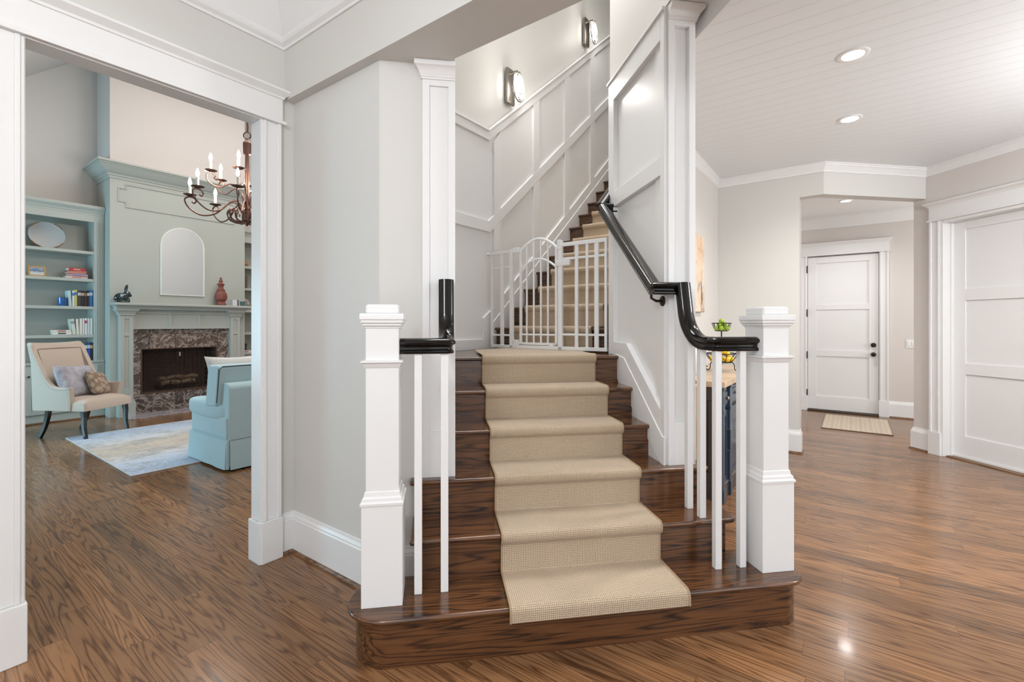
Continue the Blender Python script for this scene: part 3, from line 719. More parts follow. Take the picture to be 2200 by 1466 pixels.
cb = [(0, 0), (.012, 0), (.014, .030), (.030, .040), (.034, .060), (.070, .085), (.105, .125), (.135, .165), (.150, .175), (.150, .190), (.172, .196), (.172, .222), (0, .222)]
sst('trim_breast_crown', MB().sweep([(B0, NBK, ZC0), (B0, NB, ZC0), (B1, NB, ZC0), (B1, NBK, ZC0)], cb), SAGE, True)
pl = [(2.172, 3.205), (2.172, 3.40), (2.262, 3.40), (2.262, 3.465), (3.767, 3.465), (3.767, 3.40), (3.857, 3.40), (3.857, 3.205), (3.767, 3.205), (3.767, 3.13), (2.262, 3.13), (2.262, 3.205)]
sst('trim_breast_panel_mould', MB().sweep([(a, NB, z) for a, z in pl], [(-.011, 0), (.011, 0), (.011, .006), (.004, .014), (-.004, .014), (-.011, .006)], up=(0, -1, 0), closed=True), SAGE, True)

# ---- fireplace
marble = base('dark_emperador_marble', (.1, .07, .06), .18, coat=.3)
v = coords(marble)
br = N(marble, 'ShaderNodeTexBrick'); br.offset = 0; br.inputs['Scale'].default_value = 1; br.inputs['Brick Width'].default_value = .305; br.inputs['Row Height'].default_value = .305
br.inputs['Mortar Size'].default_value = .002; br.inputs['Color1'].default_value = (0, 0, 0, 1); br.inputs['Color2'].default_value = (1, 1, 1, 1); br.inputs['Mortar'].default_value = (0, 0, 0, 1)
rm = N(marble, 'ShaderNodeMapping'); rm.inputs['Rotation'].default_value = (math.radians(90), 0, 0); rm.inputs['Location'].default_value = (.08, 0, 0); L(marble, v, rm.inputs[0]); L(marble, rm.outputs[0], br.inputs['Vector'])
ofs = N(marble, 'ShaderNodeVectorMath', operation='MULTIPLY_ADD'); L(marble, br.outputs['Color'], ofs.inputs[0]); ofs.inputs[1].default_value = (5, 3, 7); L(marble, v, ofs.inputs[2])
n1 = noise(marble, ofs.outputs[0], 4.5, 8, .68, 1.2); n2 = noise(marble, ofs.outputs[0], 9, 6, .65, 1.8)
vein = math_n(marble, 'SUBTRACT', 1.0, math_n(marble, 'MINIMUM', math_n(marble, 'MULTIPLY', math_n(marble, 'ABSOLUTE', math_n(marble, 'SUBTRACT', n1, .5)), 26), 1))
vein2 = math_n(marble, 'SUBTRACT', 1.0, math_n(marble, 'MINIMUM', math_n(marble, 'MULTIPLY', math_n(marble, 'ABSOLUTE', math_n(marble, 'SUBTRACT', n2, .47)), 34), 1))
tone = mix(marble, br.outputs['Color'], (.045, .032, .028), (.15, .085, .055)); tone = mix(marble, noise(marble, v, 4, 3), (.05, .038, .036), tone)
c = mix(marble, math_n(marble, 'MULTIPLY', vein, .75), tone, (.55, .47, .42)); c = mix(marble, math_n(marble, 'MULTIPLY', vein2, .5), c, (.40, .30, .25))
setc(marble, mix(marble, br.outputs['Fac'], c, (.03, .022, .02)))
hearthm = base('grey_hearth_marble', (.3, .25, .26), .15); v = coords(hearthm); n1 = noise(hearthm, v, 14, 6, .7, 2.0)
setc(hearthm, ramp(hearthm, n1, [(.3, (.13, .10, .10)), (.5, (.33, .28, .29)), (.7, (.55, .49, .50))]))
soot = base('dark_firebrick', (.038, .022, .016), .85)
v = coords(soot, rot=(math.radians(90), 0, 0)); b2 = N(soot, 'ShaderNodeTexBrick'); b2.inputs['Scale'].default_value = 6; b2.inputs['Color1'].default_value = (.10, .055, .038, 1); b2.inputs['Color2'].default_value = (.075, .042, .030, 1); b2.inputs['Mortar'].default_value = (.02, .014, .012, 1); L(soot, v, b2.inputs['Vector']); setc(soot, b2.outputs['Color'])
dmetal = base('blackened_steel', (.015, .014, .014), .4, metal=.6)
FC = 2.963
FP = thing('fireplace', 'sage green mantel with dark veined marble surround around a raised firebox', 'fireplace', tuple(sn(FC, NB, 0)), Q45)
def fb(*bx):
    m = MB()
    for a, b, c_, d, e, f in bx: m.box(a - FC, b - FC, c_ - NB, d - NB, e, f)
    return m
PF = 8.685
def pilaster(a, b):
    t = .05
    m = fb((a, b, PF + .012, NB, 0, 1.62))
    for x0, x1 in ((a, a + t), (b - t, b)): m.box(x0 - FC, x1 - FC, PF - NB, PF + .012 - NB, .0, 1.50)
    for z0, z1 in ((.0, .42), (1.20, 1.245), (1.455, 1.50)): m.box(a + t - FC, b - t - FC, PF - NB, PF + .012 - NB, z0, z1)
    m.box(a - .022 - FC, b + .022 - FC, PF - .028 - NB, NB - NB, 0, .225)
    m.box(a - .012 - FC, b + .012 - FC, PF - .016 - NB, 0, .225, .245)
    p = build('pilaster', m, SAGE, FP, bevel=.003)
    pr = [(0, 0), (.012, 0), (.014, .02), (.03, .05), (.055, .075), (.058, .10), (0, .10)]
    build('pilaster_cap', MB().sweep([(a - FC, 0, 1.505), (a - FC, PF - NB, 1.505), (b - FC, PF - NB, 1.505), (b - FC, 0, 1.505)], pr), SAGE, p)
pilaster(2.165, 2.322); pilaster(3.672, 3.83)
build('mantel_shelf', fb((2.075, 3.955, PF - .125, NB, 1.655, 1.692)), SAGE, FP, bevel=.006)
build('shelf_moulding', MB().sweep([(2.10 - FC, 0, 1.60), (2.10 - FC, PF - .065 - NB, 1.60), (3.925 - FC, PF - .065 - NB, 1.60), (3.925 - FC, 0, 1.60)], [(-.05, 0), (-.02, 0), (-.015, .02), (.0, .045), (.012, .05), (.012, .056), (-.05, .056)]), SAGE, FP)
m = fb((2.322, 3.672, PF + .045, NB, 1.30, 1.62))
for a, b in ((2.322, 2.36), (2.775, 2.815), (3.185, 3.225), (3.634, 3.672)): m.box(a - FC, b - FC, PF + .03 - NB, PF + .045 - NB, 1.335, 1.535)
m.box(2.322 - FC, 3.672 - FC, PF + .03 - NB, PF + .045 - NB, 1.30, 1.335).box(2.322 - FC, 3.672 - FC, PF + .03 - NB, PF + .045 - NB, 1.535, 1.62)
build('frieze', m, SAGE, FP, bevel=.003)
build('marble_surround', fb((2.322, F0, NB - .03, NB, 0, 1.30), (F1, 3.672, NB - .03, NB, 0, 1.30), (F0, F1, NB - .03, NB, FZ1, 1.30), (F0, F1, NB - .03, NB, 0, FZ0)), marble, FP)
build('hearth', fb((2.20, 3.80, 8.36, NB - .03, .0, .016)), hearthm, FP, bevel=.003)
build('firebox', fb((F0, F1, 9.2, 9.24, FZ0, FZ1), (F0 - .0, F0 + .02, NB, 9.2, FZ0, FZ1), (F1 - .02, F1, NB, 9.2, FZ0, FZ1), (F0, F1, NB, 9.2, FZ1 - .02, FZ1), (F0, F1, NB, 9.2, FZ0, FZ0 + .012)), soot, FP)
build('opening_trim', fb((F0 - .008, F0 + .012, NB - .036, NB + .02, FZ0, FZ1), (F1 - .012, F1 + .008, NB - .036, NB + .02, FZ0, FZ1), (F0, F1, NB - .036, NB + .02, FZ0 - .006, FZ0 + .012), (F0, F1, NB - .034, NB + .02, FZ1 - .012, FZ1)), base('copper_brown_trim', (.12, .065, .045), .4, metal=.6), FP, bevel=.002)
mesh_m = base('fire_screen_mesh', (.05, .030, .022), .5, metal=.3, alpha=.36)
def curtain(a, b):
    vs = []; fs = []; K = 26
    for i in range(K + 1):
        x = a + (b - a) * i / K; y = NB + .05 + .010 * math.sin(i * 1.9)
        vs += [(x - FC, y - NB, FZ0 + .014), (x - FC, y - NB, FZ1 - .03)]
    for i in range(K): fs.append((2 * i, 2 * i + 2, 2 * i + 3, 2 * i + 1))
    return build('screen_curtain', MB().add(vs, fs), mesh_m, FP, smooth=True, fix=False)
curtain(F0 + .02, (F0 + F1) / 2 - .004); curtain((F0 + F1) / 2 + .004, F1 - .02)
build('screen_rod', MB().tube([(F0 + .015 - FC, .05, FZ1 - .026), (F1 - .015 - FC, .05, FZ1 - .026)], .005, 6), dmetal, FP, smooth=True)
build('damper_tag', MB().box(2.958 - FC, 2.975 - FC, .028, .032, .86, .925), base('pale_tag', (.5, .55, .6), .4), FP, bevel=.002)
GR = thing('fire_grate', 'black iron grate on the firebox floor holding the logs', 'fire grate', tuple(sn(2.99, 9.0, FZ0 + .012)), Q45)
for x in (-.27, -.13, .02, .17, .29):
    build('grate_bar', MB().tube([(x, -.11, .0), (x, -.11, .15)], .009, 4).tube([(x, -.11, .055), (x, .12, .055), (x, .12, .0)], .008, 4), dmetal, GR)
build('cross_bar', MB().tube([(-.30, -.05, .052), (.32, -.05, .052)], .009, 6), dmetal, GR)
build('cross_bar', MB().tube([(-.30, .08, .052), (.32, .08, .052)], .009, 6), dmetal, GR)
bark = base('gas_log_bark', (.2, .13, .08), .85); v = coords(bark); n1 = noise(bark, vscale(bark, v, (6, 30, 30)), 1, 4, .6); setc(bark, ramp(bark, n1, [(.3, (.05, .034, .024)), (.5, (.23, .15, .095)), (.75, (.42, .31, .22))])); bump(bark, n1, .8, .02)
logs = [('long pale log lying at the front of the grate', -.02, -.045, .105, 4, .5, .045), ('dark log at the back of the grate', .03, .07, .11, -3, .52, .05), ('short split log on the left of the pile', -.14, .01, .175, 22, .30, .038), ('pale log resting on the right of the pile', .13, .015, .18, -10, .32, .042)]
for lb, x, y, z, a, ln, r in logs:
    m = MB(); a = math.radians(a); pts = []; rr = []
    for i in range(9):
        u = -ln / 2 + ln * i / 8; pts.append((u, .012 * math.sin(i * 2.1 + x * 9), .01 * math.sin(i * 1.3 + y * 30))); rr.append(r * (.86 + .16 * math.sin(i * 1.7 + z * 20)))
    m.tube(pts, rr, 10); p = sn(2.99 + x, 9.0 + y, FZ0 + .012 + z)
    o = build('log', m, bark, None, smooth=True, loc=tuple(p), rz=Q45 + a); tag(o, lb, 'log', 'logs in the fireplace')

# ---- bookcases
SHZ = [2.447, 2.041, 1.636, 1.223]
def bookcase(label, a, b, ra=.10, rb=.10):
    c0 = (a + b) / 2; t = thing('bookcase', label, 'bookcase', tuple(sn(c0, NK, 0)), Q45); A, Bq = a - c0, b - c0; D = NBK - NK
    build('back_panel', MB().box(A, Bq, D - .02, D, .8, 3.0), SAGE, t)
    for x0, x1 in ((A, A + ra), (Bq - rb, Bq)):
        w2 = .03
        m = MB().box(x0, x1, 0, D - .02, .84, 2.99)
        for xx in (x0 + .03, x0 + .05, x1 - .05, x1 - .03): m.box(xx - .004, xx + .004, -.006, 0, .86, 2.88)
        build('side_panel', m, SAGE, t, bevel=.002)
    build('top_rail', MB().box(A + ra, Bq - rb, 0, .022, 2.881, 2.99).box(A + ra, Bq - rb, .022, D - .02, 2.95, 2.99), SAGE, t)
    build('crown', MB().sweep([(A, .0, 2.985), (Bq, .0, 2.985)], [(-.1, 0), (.004, 0), (.006, .025), (.016, .03), (.02, .05), (.045, .08), (.052, .09), (.052, .13), (-.1, .13)]), SAGE, t)
    for z in SHZ: build('shelf', MB().box(A + ra, Bq - rb, .012, D - .02, z - .042, z), SAGE, t, bevel=.003)
    build('counter', MB().box(A - .0, Bq, -.035, D - .02, .815, .84), SAGE, t, bevel=.004)
    build('base_cabinet', MB().box(A, Bq, -.012, D - .02, 0, .815), SAGE, t)
    n = 2; wd = (Bq - A - .16) / n
    for k in range(n):
        x0 = A + .08 + k * wd + .005; x1 = x0 + wd - .01; f = .055
        m = MB().box(x0, x1, -.026, -.012, .13, .78)
        m.box(x0, x0 + f, -.034, -.026, .13, .78).box(x1 - f, x1, -.034, -.026, .13, .78).box(x0 + f, x1 - f, -.034, -.026, .13, .13 + f).box(x0 + f, x1 - f, -.034, -.026, .78 - f, .78)
        d = build('cabinet_door', m, SAGE, t, bevel=.002)
        kx = x1 - .03 if k == 0 else x0 + .03
        build('knob', MB().ell((kx, -.046, .66), (.013, .013, .013), 12, 8).tube([(kx, -.034, .66), (kx, -.046, .66)], .005, 6), IRON, d, smooth=True)
    build('shoe_mould', MB().box(A, Bq, -.03, 0, 0, .022), SHOE, t, bevel=.006)
    return t
bookcase('sage green built-in bookcase left of the fireplace, behind the armchair', .40, B0 - .004, .10, .115)
bookcase('sage green built-in bookcase right of the fireplace, mostly hidden by the doorway', B1 + .004, 5.6, .028, .10)

def flat(name, col, rough=.6, **k): return base(name, col, rough, **k)
CM = {}
def cmat(col, rough=.55):
    if col not in CM: CM[col] = base('cover_%d' % len(CM), col, rough)
    return CM[col]
PAGES = base('book_pages', (.75, .70, .60), .8)
def book(label, s, n, z, w_, h, d, col, lean=0, flatrot=None, group=None, band=None):
    t = thing('book', label, 'book', tuple(sn(s, n, z)), Q45 + (flatrot or 0), group)
    c = .003
    if flatrot is None:      # standing; spine faces -n
        m = MB().box(0, w_, 0, .004, 0, h).box(0, c, 0, d, 0, h).box(w_ - c, w_, 0, d, 0, h); pg = MB().box(c, w_ - c, .004, d - .004, .004, h - .004)
        bd = MB().box(.0005, w_ - .0005, -.0008, .001, h * .68, h * .86)
    else:
        m = MB().box(-w_ / 2, w_ / 2, -d / 2, -d / 2 + .004, 0, h).box(-w_ / 2, w_ / 2, -d / 2, d / 2, 0, c).box(-w_ / 2, w_ / 2, -d / 2, d / 2, h - c, h); pg = MB().box(-w_ / 2 + .004, w_ / 2 - .004, -d / 2 + .004, d / 2 - .004, c, h - c)
        bd = MB().box(-w_ * .22, w_ * .2, -d / 2 - .0008, -d / 2 + .001, h * .25, h * .75)
    cv = build('cover', m, cmat(col), t); build('pages', pg, PAGES, t)
    if band: build('spine_band', bd, cmat(band), cv)
    if lean: t.rotation_euler = (0, lean, t.rotation_euler.z); 
    return t
# shelf 3: upright books, left bookcase
s = 1.700; nb_ = 9.11; z = SHZ[2] + .001
s = 1.686
row = [('pale aqua book leaning at the left end of the middle shelf row', .034, .222, (.45, .62, .62), None, .06), ('white book with blue lettering beside the aqua book on the middle shelf', .026, .222, (.66, .68, .72), (.1, .14, .35), 0),
       ('yellow and blue book on the middle shelf of the left bookcase', .030, .235, (.62, .62, .12), (.05, .22, .5), 0), ('dark brown book with pale title on the middle shelf', .036, .23, (.06, .04, .045), (.5, .45, .45), 0),
       ('black book with tan band on the middle shelf', .036, .228, (.02, .02, .022), (.42, .38, .25), 0), ('very dark maroon book on the middle shelf', .028, .225, (.05, .022, .022), (.25, .14, .1), 0),
       ('slim black book beside the blue book on the middle shelf', .022, .23, (.015, .017, .02), (.5, .5, .5), 0), ('bright blue book at the right end of the middle shelf row', .040, .238, (.03, .16, .45), (.45, .6, .75), 0)]
for lb, w_, h, c, bnd, ln in row:
    book(lb, s, nb_ + rnd.uniform(-.01, .01), z, w_, h, .16, c, -ln, None, 'books on the middle shelf', bnd); s += w_ + .0015
# shelf 4: white books
s = 1.724; z = SHZ[3] + .001
row = [('cream book leaning left at the start of the white book row', .044, .228, (.60, .60, .52), (.25, .3, .3), -.10), ('cream book second in the white book row', .030, .226, (.66, .65, .58), None, -.04), ('ivory book third in the white book row', .034, .236, (.70, .64, .57), None, 0), ('slim white book in the middle of the white book row', .020, .238, (.72, .70, .68), None, 0),
       ('white book with dark red lower spine in the white book row', .030, .24, (.70, .68, .68), (.35, .06, .14), 0), ('grey-white book near the right of the white book row', .028, .24, (.58, .62, .62), None, 0), ('white book at the right end of the white book row', .030, .24, (.68, .72, .70), None, 0)]
for lb, w_, h, c, bnd, ln in row:
    book(lb, s, nb_, z, w_, h, .16, c, ln, None, 'white books on the lower shelf', bnd); s += w_ + .0015
for lb, ds, h, c, bnd, z0 in (('white book lying flat at the bottom beside the white book row', 0, .040, (.70, .69, .64), (.08, .07, .05), 0), ('cream book lying flat on top of another beside the white book row', -.004, .028, (.72, .69, .62), (.5, .08, .1), .041)):
    book(lb, 1.616 + ds, nb_ + .07, SHZ[3] + .001 + z0, .20, h, .15, c, 0, .02, None, bnd)
# bottom niche: dark books standing on the counter
s = 1.756; z = .841
row = [('dark grey-green book at the left end of the row behind the armchair', .034, .245, (.05, .055, .045), (.2, .2, .16)), ('near-black book in the row behind the armchair', .022, .245, (.02, .02, .02), None), ('black book with white lettering in the row behind the armchair', .034, .255, (.03, .03, .035), (.65, .65, .65)),
       ('dark teal book with a white emblem in the row behind the armchair', .036, .26, (.05, .10, .10), (.6, .65, .62)), ('bright blue book in the row behind the armchair', .034, .262, (.02, .07, .42), (.5, .55, .65)), ('black book with orange mark at the right end of the row behind the armchair', .026, .26, (.02, .02, .02), (.55, .35, .1))]
for lb, w_, h, c, bnd in row:
    book(lb, s, nb_, z, w_, h, .16, c, 0, None, 'dark books on the counter', bnd); s += w_ + .0015
# shelf 2: stack of red books
z = SHZ[1] + .001
for k, (lb, w_, h, c, bnd) in enumerate([('cream and pink book at the bottom of the red stack', .245, .030, (.68, .55, .50), (.6, .2, .2)), ('mauve book second from the bottom of the red stack', .225, .036, (.42, .25, .30), (.25, .2, .4)), ('salmon pink book in the middle of the red stack', .205, .020, (.62, .26, .20), None),
                                         ('coral book under the topmost red book', .20, .018, (.66, .24, .18), None), ('bright red book on top of the stack', .185, .040, (.52, .03, .04), (.6, .3, .2))]):
    book(lb, 1.775 + (.012 if k % 2 else -.004), 9.20, z, w_, h, .17, c, 0, (.05, -.06, .03, -.04, .08)[k], 'red stack of books', bnd); z += h + .0012
# picture frame, basket plate, blue jar
t = thing('picture_frame', 'small gilt frame with a snowy landscape on the second shelf', 'picture frame', tuple(sn(1.372, 9.16, SHZ[1] + .004)), Q45)
fo = build('frame', MB().box(-.088, .088, 0, .014, 0, .018).box(-.088, .088, 0, .014, .122, .14).box(-.088, -.07, 0, .014, .018, .122).box(.07, .088, 0, .014, .018, .122), base('gilt_frame', (.36, .20, .06), .35, metal=.5), t, bevel=.002)
pic = base('little_landscape', (.4, .45, .5), .6); v = coords(pic, scale=(14, 1, 14)); n1 = noise(pic, v, 1, 4, .6); g = N(pic, 'ShaderNodeSeparateXYZ'); L(pic, coords(pic), g.inputs[0])
setc(pic, ramp(pic, math_n(pic, 'ADD', math_n(pic, 'MULTIPLY', g.outputs[2], 6.5), math_n(pic, 'MULTIPLY', math_n(pic, 'SUBTRACT', n1, .5), .7)), [(.1, (.66, .64, .60)), (.35, (.50, .55, .60)), (.5, (.10, .14, .22)), (.7, (.28, .36, .50)), (.9, (.35, .42, .55))]))
build('painting', MB().box(-.07, .07, .004, .01, .018, .122), pic, t); t.rotation_euler = (math.radians(-8), 0, Q45)
bk = base('woven_grass_basket', (.5, .48, .45), .85); v = coords(bk); sp = N(bk, 'ShaderNodeSeparateXYZ'); L(bk, v, sp.inputs[0])
rad = math_n(bk, 'SQRT', math_n(bk, 'ADD', math_n(bk, 'POWER', sp.outputs[0], 2), math_n(bk, 'POWER', sp.outputs[1], 2)))
rg = math_n(bk, 'FRACT', math_n(bk, 'ADD', math_n(bk, 'MULTIPLY', rad, 66), math_n(bk, 'MULTIPLY', noise(bk, v, 7, 2), 1.4)))
setc(bk, mix(bk, noise(bk, vscale(bk, v, (22, 22, 22)), 1, 3), ramp(bk, rg, [(.1, (.36, .34, .31)), (.5, (.60, .58, .55))]), (.44, .48, .52))); bump(bk, rg, .6, .006)
PLT = thing('basket_plate', 'round woven grey basket plate with tan rim on the top shelf', 'plate', tuple(sn(1.487, 9.30, SHZ[0] + .001)), Q45)
pm = MB().lathe([(0, .012), (.06, .011), (.13, .013), (.165, .024), (.186, .04), (.190, .043), (.193, .039), (.17, .016), (.13, .002), (0, 0)], 40)
pt = build('woven_disc', pm, bk, PLT, smooth=True); pt.rotation_euler = (math.radians(78), 0, 0); pt.location = (0, 0, .190)
rimw = base('tan_leather_rim', (.30, .17, .075), .6)
for a0 in (-1.15, .55, 2.0, 3.7):
    q = [(.191 * math.cos(a0 + i * .06), .191 * math.sin(a0 + i * .06), .040) for i in range(11)]
    r_ = build('rim_wrap', MB().tube(q, .008, 6), rimw, pt, smooth=True)
bl = base('cobalt_glass', (.02, .10, .30), .08, coat=.6)
t = thing('candle_jar', 'dark blue glass jar beside the books on the middle shelf', 'jar', tuple(sn(1.622, 9.13, SHZ[2] + .001)), Q45)
build('jar', MB().lathe([(.0, 0), (.044, .0), (.048, .01), (.054, .11), (.056, .118), (.052, .118), (.046, .014), (0, .012)], 28), bl, t, smooth=True)
# mantel objects
ZM2 = 1.6935; NM = 8.655
def mesh_obj(name, mb, mat, label, cat, p, rz=Q45, **k):
    o = build(name, mb, mat, None, loc=tuple(p), rz=rz, **k); return tag(o, label, cat)
rb = MB().ell((-.015, 0, .07), (.085, .05, .072), 20, 12).ell((.055, 0, .125), (.045, .034, .05), 16, 10, Matrix.Rotation(math.radians(-25), 3, 'Y')).ell((.085, 0, .105), (.028, .022, .024), 12, 8).ell((.04, .016, .21), (.016, .011, .062), 12, 8, Matrix.Rotation(math.radians(12), 3, 'Y')).ell((.045, -.016, .212), (.016, .011, .062), 12, 8, Matrix.Rotation(math.radians(12), 3, 'Y'))
rb.ell((.065, .018, .035), (.018, .014, .04), 10, 8).ell((.068, -.018, .035), (.018, .014, .04), 10, 8).ell((-.085, 0, .05), (.024, .022, .024), 10, 8).ell((.0, 0, .012), (.095, .045, .0118), 16, 6)
o = mesh_obj('rabbit_figurine', rb, base('patina_bronze', (.05, .075, .08), .16, metal=.9, coat=.6), 'dark glossy rabbit figurine on the left end of the mantel', 'figurine', sn(2.185, NM, ZM2), smooth=True)
rmm = o.modifiers.new('remesh', 'REMESH'); rmm.mode = 'VOXEL'; rmm.voxel_size = .006; rmm.use_smooth_shade = True
sm = o.modifiers.new('smooth', 'SMOOTH'); sm.iterations = 6; sm.factor = .5
rust = base('red_terracotta', (.20, .055, .035), .6); v = coords(rust); n1 = noise(rust, v, 40, 4, .7); setc(rust, ramp(rust, n1, [(.3, (.11, .032, .022)), (.6, (.24, .07, .045)), (.8, (.33, .14, .10))])); bump(rust, n1, .4, .01)
mesh_obj('finial_ornament', MB().lathe([(0, 0), (.078, 0), (.08, .02), (.062, .05), (.06, .065), (.088, .10), (.096, .15), (.086, .20), (.06, .245), (.064, .252), (.064, .262), (.044, .275), (.036, .31), (.042, .335), (.056, .35), (.058, .36), (.034, .372), (.026, .395), (.032, .415), (.02, .43), (.013, .445), (.02, .455), (.016, .47), (0, .475)], 10, a0=.2), rust, 'red terracotta finial standing on the mantel right of the mirror', 'ornament', sn(3.513, NM + .02, ZM2), smooth=True, angle=20)
t = thing('candle_box', 'small white and grey box on the mantel right of the red finial', 'box', tuple(sn(3.718, NM, ZM2)), Q45 + .2)
build('box', MB().box(-.05, .028, -.035, .035, 0, .10), base('white_box', (.62, .64, .68), .5), t, bevel=.003); build('dark_side', MB().box(.028, .058, -.035, .035, 0, .102), base('slate_box', (.10, .10, .12), .4), t, bevel=.003)
t = thing('tea_light_glass', 'small teal glass tumbler at the right end of the mantel', 'glass', tuple(sn(3.856, NM, ZM2)), Q45)
build('glass', MB().lathe([(0, 0), (.030, 0), (.033, .008), (.046, .078), (.043, .078), (.03, .012), (0, .01)], 24), base('teal_glass', (.08, .16, .17), .08, coat=.6), t, smooth=True)
# mirror
mk = [(2.695, 1.842), (3.297, 1.842)]; W_ = .301; mc = 2.996; zb, zt2 = 1.842, 2.925
MR = thing('arched_mirror', 'arched mirror with thin white frame hanging over the mantel', 'mirror', tuple(sn(mc, NB, zb)), Q45)
arch = [(-W_, 0), (W_, 0)] + [(W_ * math.cos(math.pi * i / 24), (zt2 - zb - W_) + W_ * math.sin(math.pi * i / 24)) for i in range(25)]
build('glass', MB().prism(arch, -.014, -.001, 'y'), base('mirror_glass', (.86, .87, .90), .02, metal=1), MR)
build('frame', MB().sweep([(a, -.001, z) for a, z in arch], [(-.005, 0), (.006, 0), (.006, .022), (-.005, .022)], up=(0, -1, 0), closed=True), base('white_metal_frame', (.78, .77, .73), .3), MR)
# right bookcase, slivers
o = mesh_obj('gourd_ornament', MB().lathe([(0, 0), (.06, .005), (.085, .05), (.06, .10), (.03, .13), (.01, .15), (0, .15)], 18), base('amber_glaze', (.40, .18, .05), .4), 'amber brown ornament on the top shelf of the right bookcase', 'ornament', sn(4.11, 9.2, SHZ[0] + .001), smooth=True)
s = 4.0
for lb, w_, c, bnd in (('dark navy book at the left of the right bookcase row', .028, (.03, .04, .06), (.3, .35, .4)), ('dark teal book second in the right bookcase row', .026, (.04, .10, .11), None), ('pink and red book third in the right bookcase row', .028, (.45, .08, .10), (.4, .5, .3)), ('grey book at the right of the right bookcase row', .028, (.12, .13, .15), None), ('brown book last in the right bookcase row', .03, (.12, .07, .05), None)):
    book(lb, s, 9.12, SHZ[1] + .001, w_, .23, .16, c, 0, None, 'books in the right bookcase', bnd); s += w_ + .0015
o = mesh_obj('pottery_urn', MB().lathe([(0, 0), (.05, 0), (.06, .02), (.10, .09), (.105, .13), (.08, .19), (.04, .215), (.045, .225), (0, .225)], 20), fabric('mottled_pottery', (.50, .46, .43), (.22, .18, .16), 26), 'round mottled grey pottery urn in the right bookcase', 'urn', sn(4.10, 9.18, SHZ[2] + .001), smooth=True)
book('orange-brown book lying flat in the right bookcase beside the mantel end', 4.10, 9.2, SHZ[2] - .35, .2, .04, .15, (.42, .18, .05), 0, .02) if False else None
s = 4.0
for lb, w_, c in (('salmon orange book at the left of the lower right bookcase', .034, (.62, .20, .12)), ('coral book beside the salmon book in the lower right bookcase', .026, (.65, .26, .16)), ('dark red book in the lower right bookcase', .03, (.20, .03, .03))):
    book(lb, s, 9.12, SHZ[3] + .001, w_, .235, .16, c, 0, None, 'red books in the right bookcase', None); s += w_ + .0015
k = MB().ell((0, 0, .05), (.06, .03, .05), 14, 8).ell((.045, 0, .10), (.025, .02, .03), 12, 8).ell((-.06, 0, .06), (.014, .012, .05), 10, 8).ell((.01, 0, .012), (.07, .035, .0118), 12, 6)
o = mesh_obj('animal_figurine', k, base('black_glaze', (.02, .018, .018), .3), 'small black figurine on the counter of the right bookcase', 'figurine', sn(4.09, 9.16, .841 + .05), smooth=True)
book('white book lying flat under the black figurine', 4.10, 9.16, .841, .22, .048, .16, (.66, .62, .62), 0, .02, None, (.45, .2, .25))

# ---- rug
rugm = base('distressed_rug_pile', (.5, .48, .5), .95, sheen=.2, spec=.1); v = coords(rugm)
a = noise(rugm, vscale(rugm, v, (1.3, 1.9, 1)), 1.9, 6, .74); b = noise(rugm, vscale(rugm, v, (7, 11, 1)), 3, 6, .8); sp = N(rugm, 'ShaderNodeSeparateXYZ'); L(rugm, v, sp.inputs[0])
ctr = ramp(rugm, math_n(rugm, 'ADD', math_n(rugm, 'MULTIPLY', math_n(rugm, 'ABSOLUTE', sp.outputs[1]), .62), math_n(rugm, 'MULTIPLY', a, .62)), [(.36, (.60, .49, .38)), (.50, (.56, .48, .41)), (.62, (.62, .60, .60)), (.80, (.54, .59, .70)), (1.0, (.46, .54, .70))])
dk = ramp(rugm, math_n(rugm, 'ADD', math_n(rugm, 'MULTIPLY', a, .55), math_n(rugm, 'MULTIPLY', b, .5)), [(.42, (1, 1, 1)), (.56, (0, 0, 0))])
setc(rugm, mix(rugm, math_n(rugm, 'MULTIPLY', dk, .8), ctr, (.20, .225, .25))); bump(rugm, b, .3, .01)
RG = thing('area_rug', 'distressed blue grey and beige area rug in the great room', 'rug', tuple(sn(2.95, 6.45, 0)), Q45)
build('pile', MB().box(-1.56, 1.56, -1.19, 1.19, .001, .009), rugm, RG, bevel=.003)
build('bound_edge', MB().tube([(-1.56, -1.19, .006), (1.56, -1.19, .006), (1.56, 1.19, .006), (-1.56, 1.19, .006)], .0065, 6, closed=True), flat('rug_binding', (.62, .58, .54), .9), RG)

# ---- armchair
linen = fabric('oatmeal_linen', (.60, .50, .42), (.50, .41, .34), 420)
AC = thing('armchair', 'oatmeal linen armchair with nailhead trim and black sabre legs before the bookcase', 'armchair', tuple(sn(1.60, 7.78, 0)), Q45 + math.radians(31.8))
def smooth_cr(P, k=6):
    out = []
    for i in range(len(P) - 1):
        p0, p1, p2, p3 = [Vector(P[max(0, min(len(P) - 1, i + j))]) for j in (-1, 0, 1, 2)]
        for t in range(k):
            t /= k; out.append(.5 * ((2 * p1) + (-p0 + p2) * t + (2 * p0 - 5 * p1 + 4 * p2 - p3) * t * t + (-p0 + 3 * p1 - 3 * p2 + p3) * t ** 3))
    return out + [Vector(P[-1])]
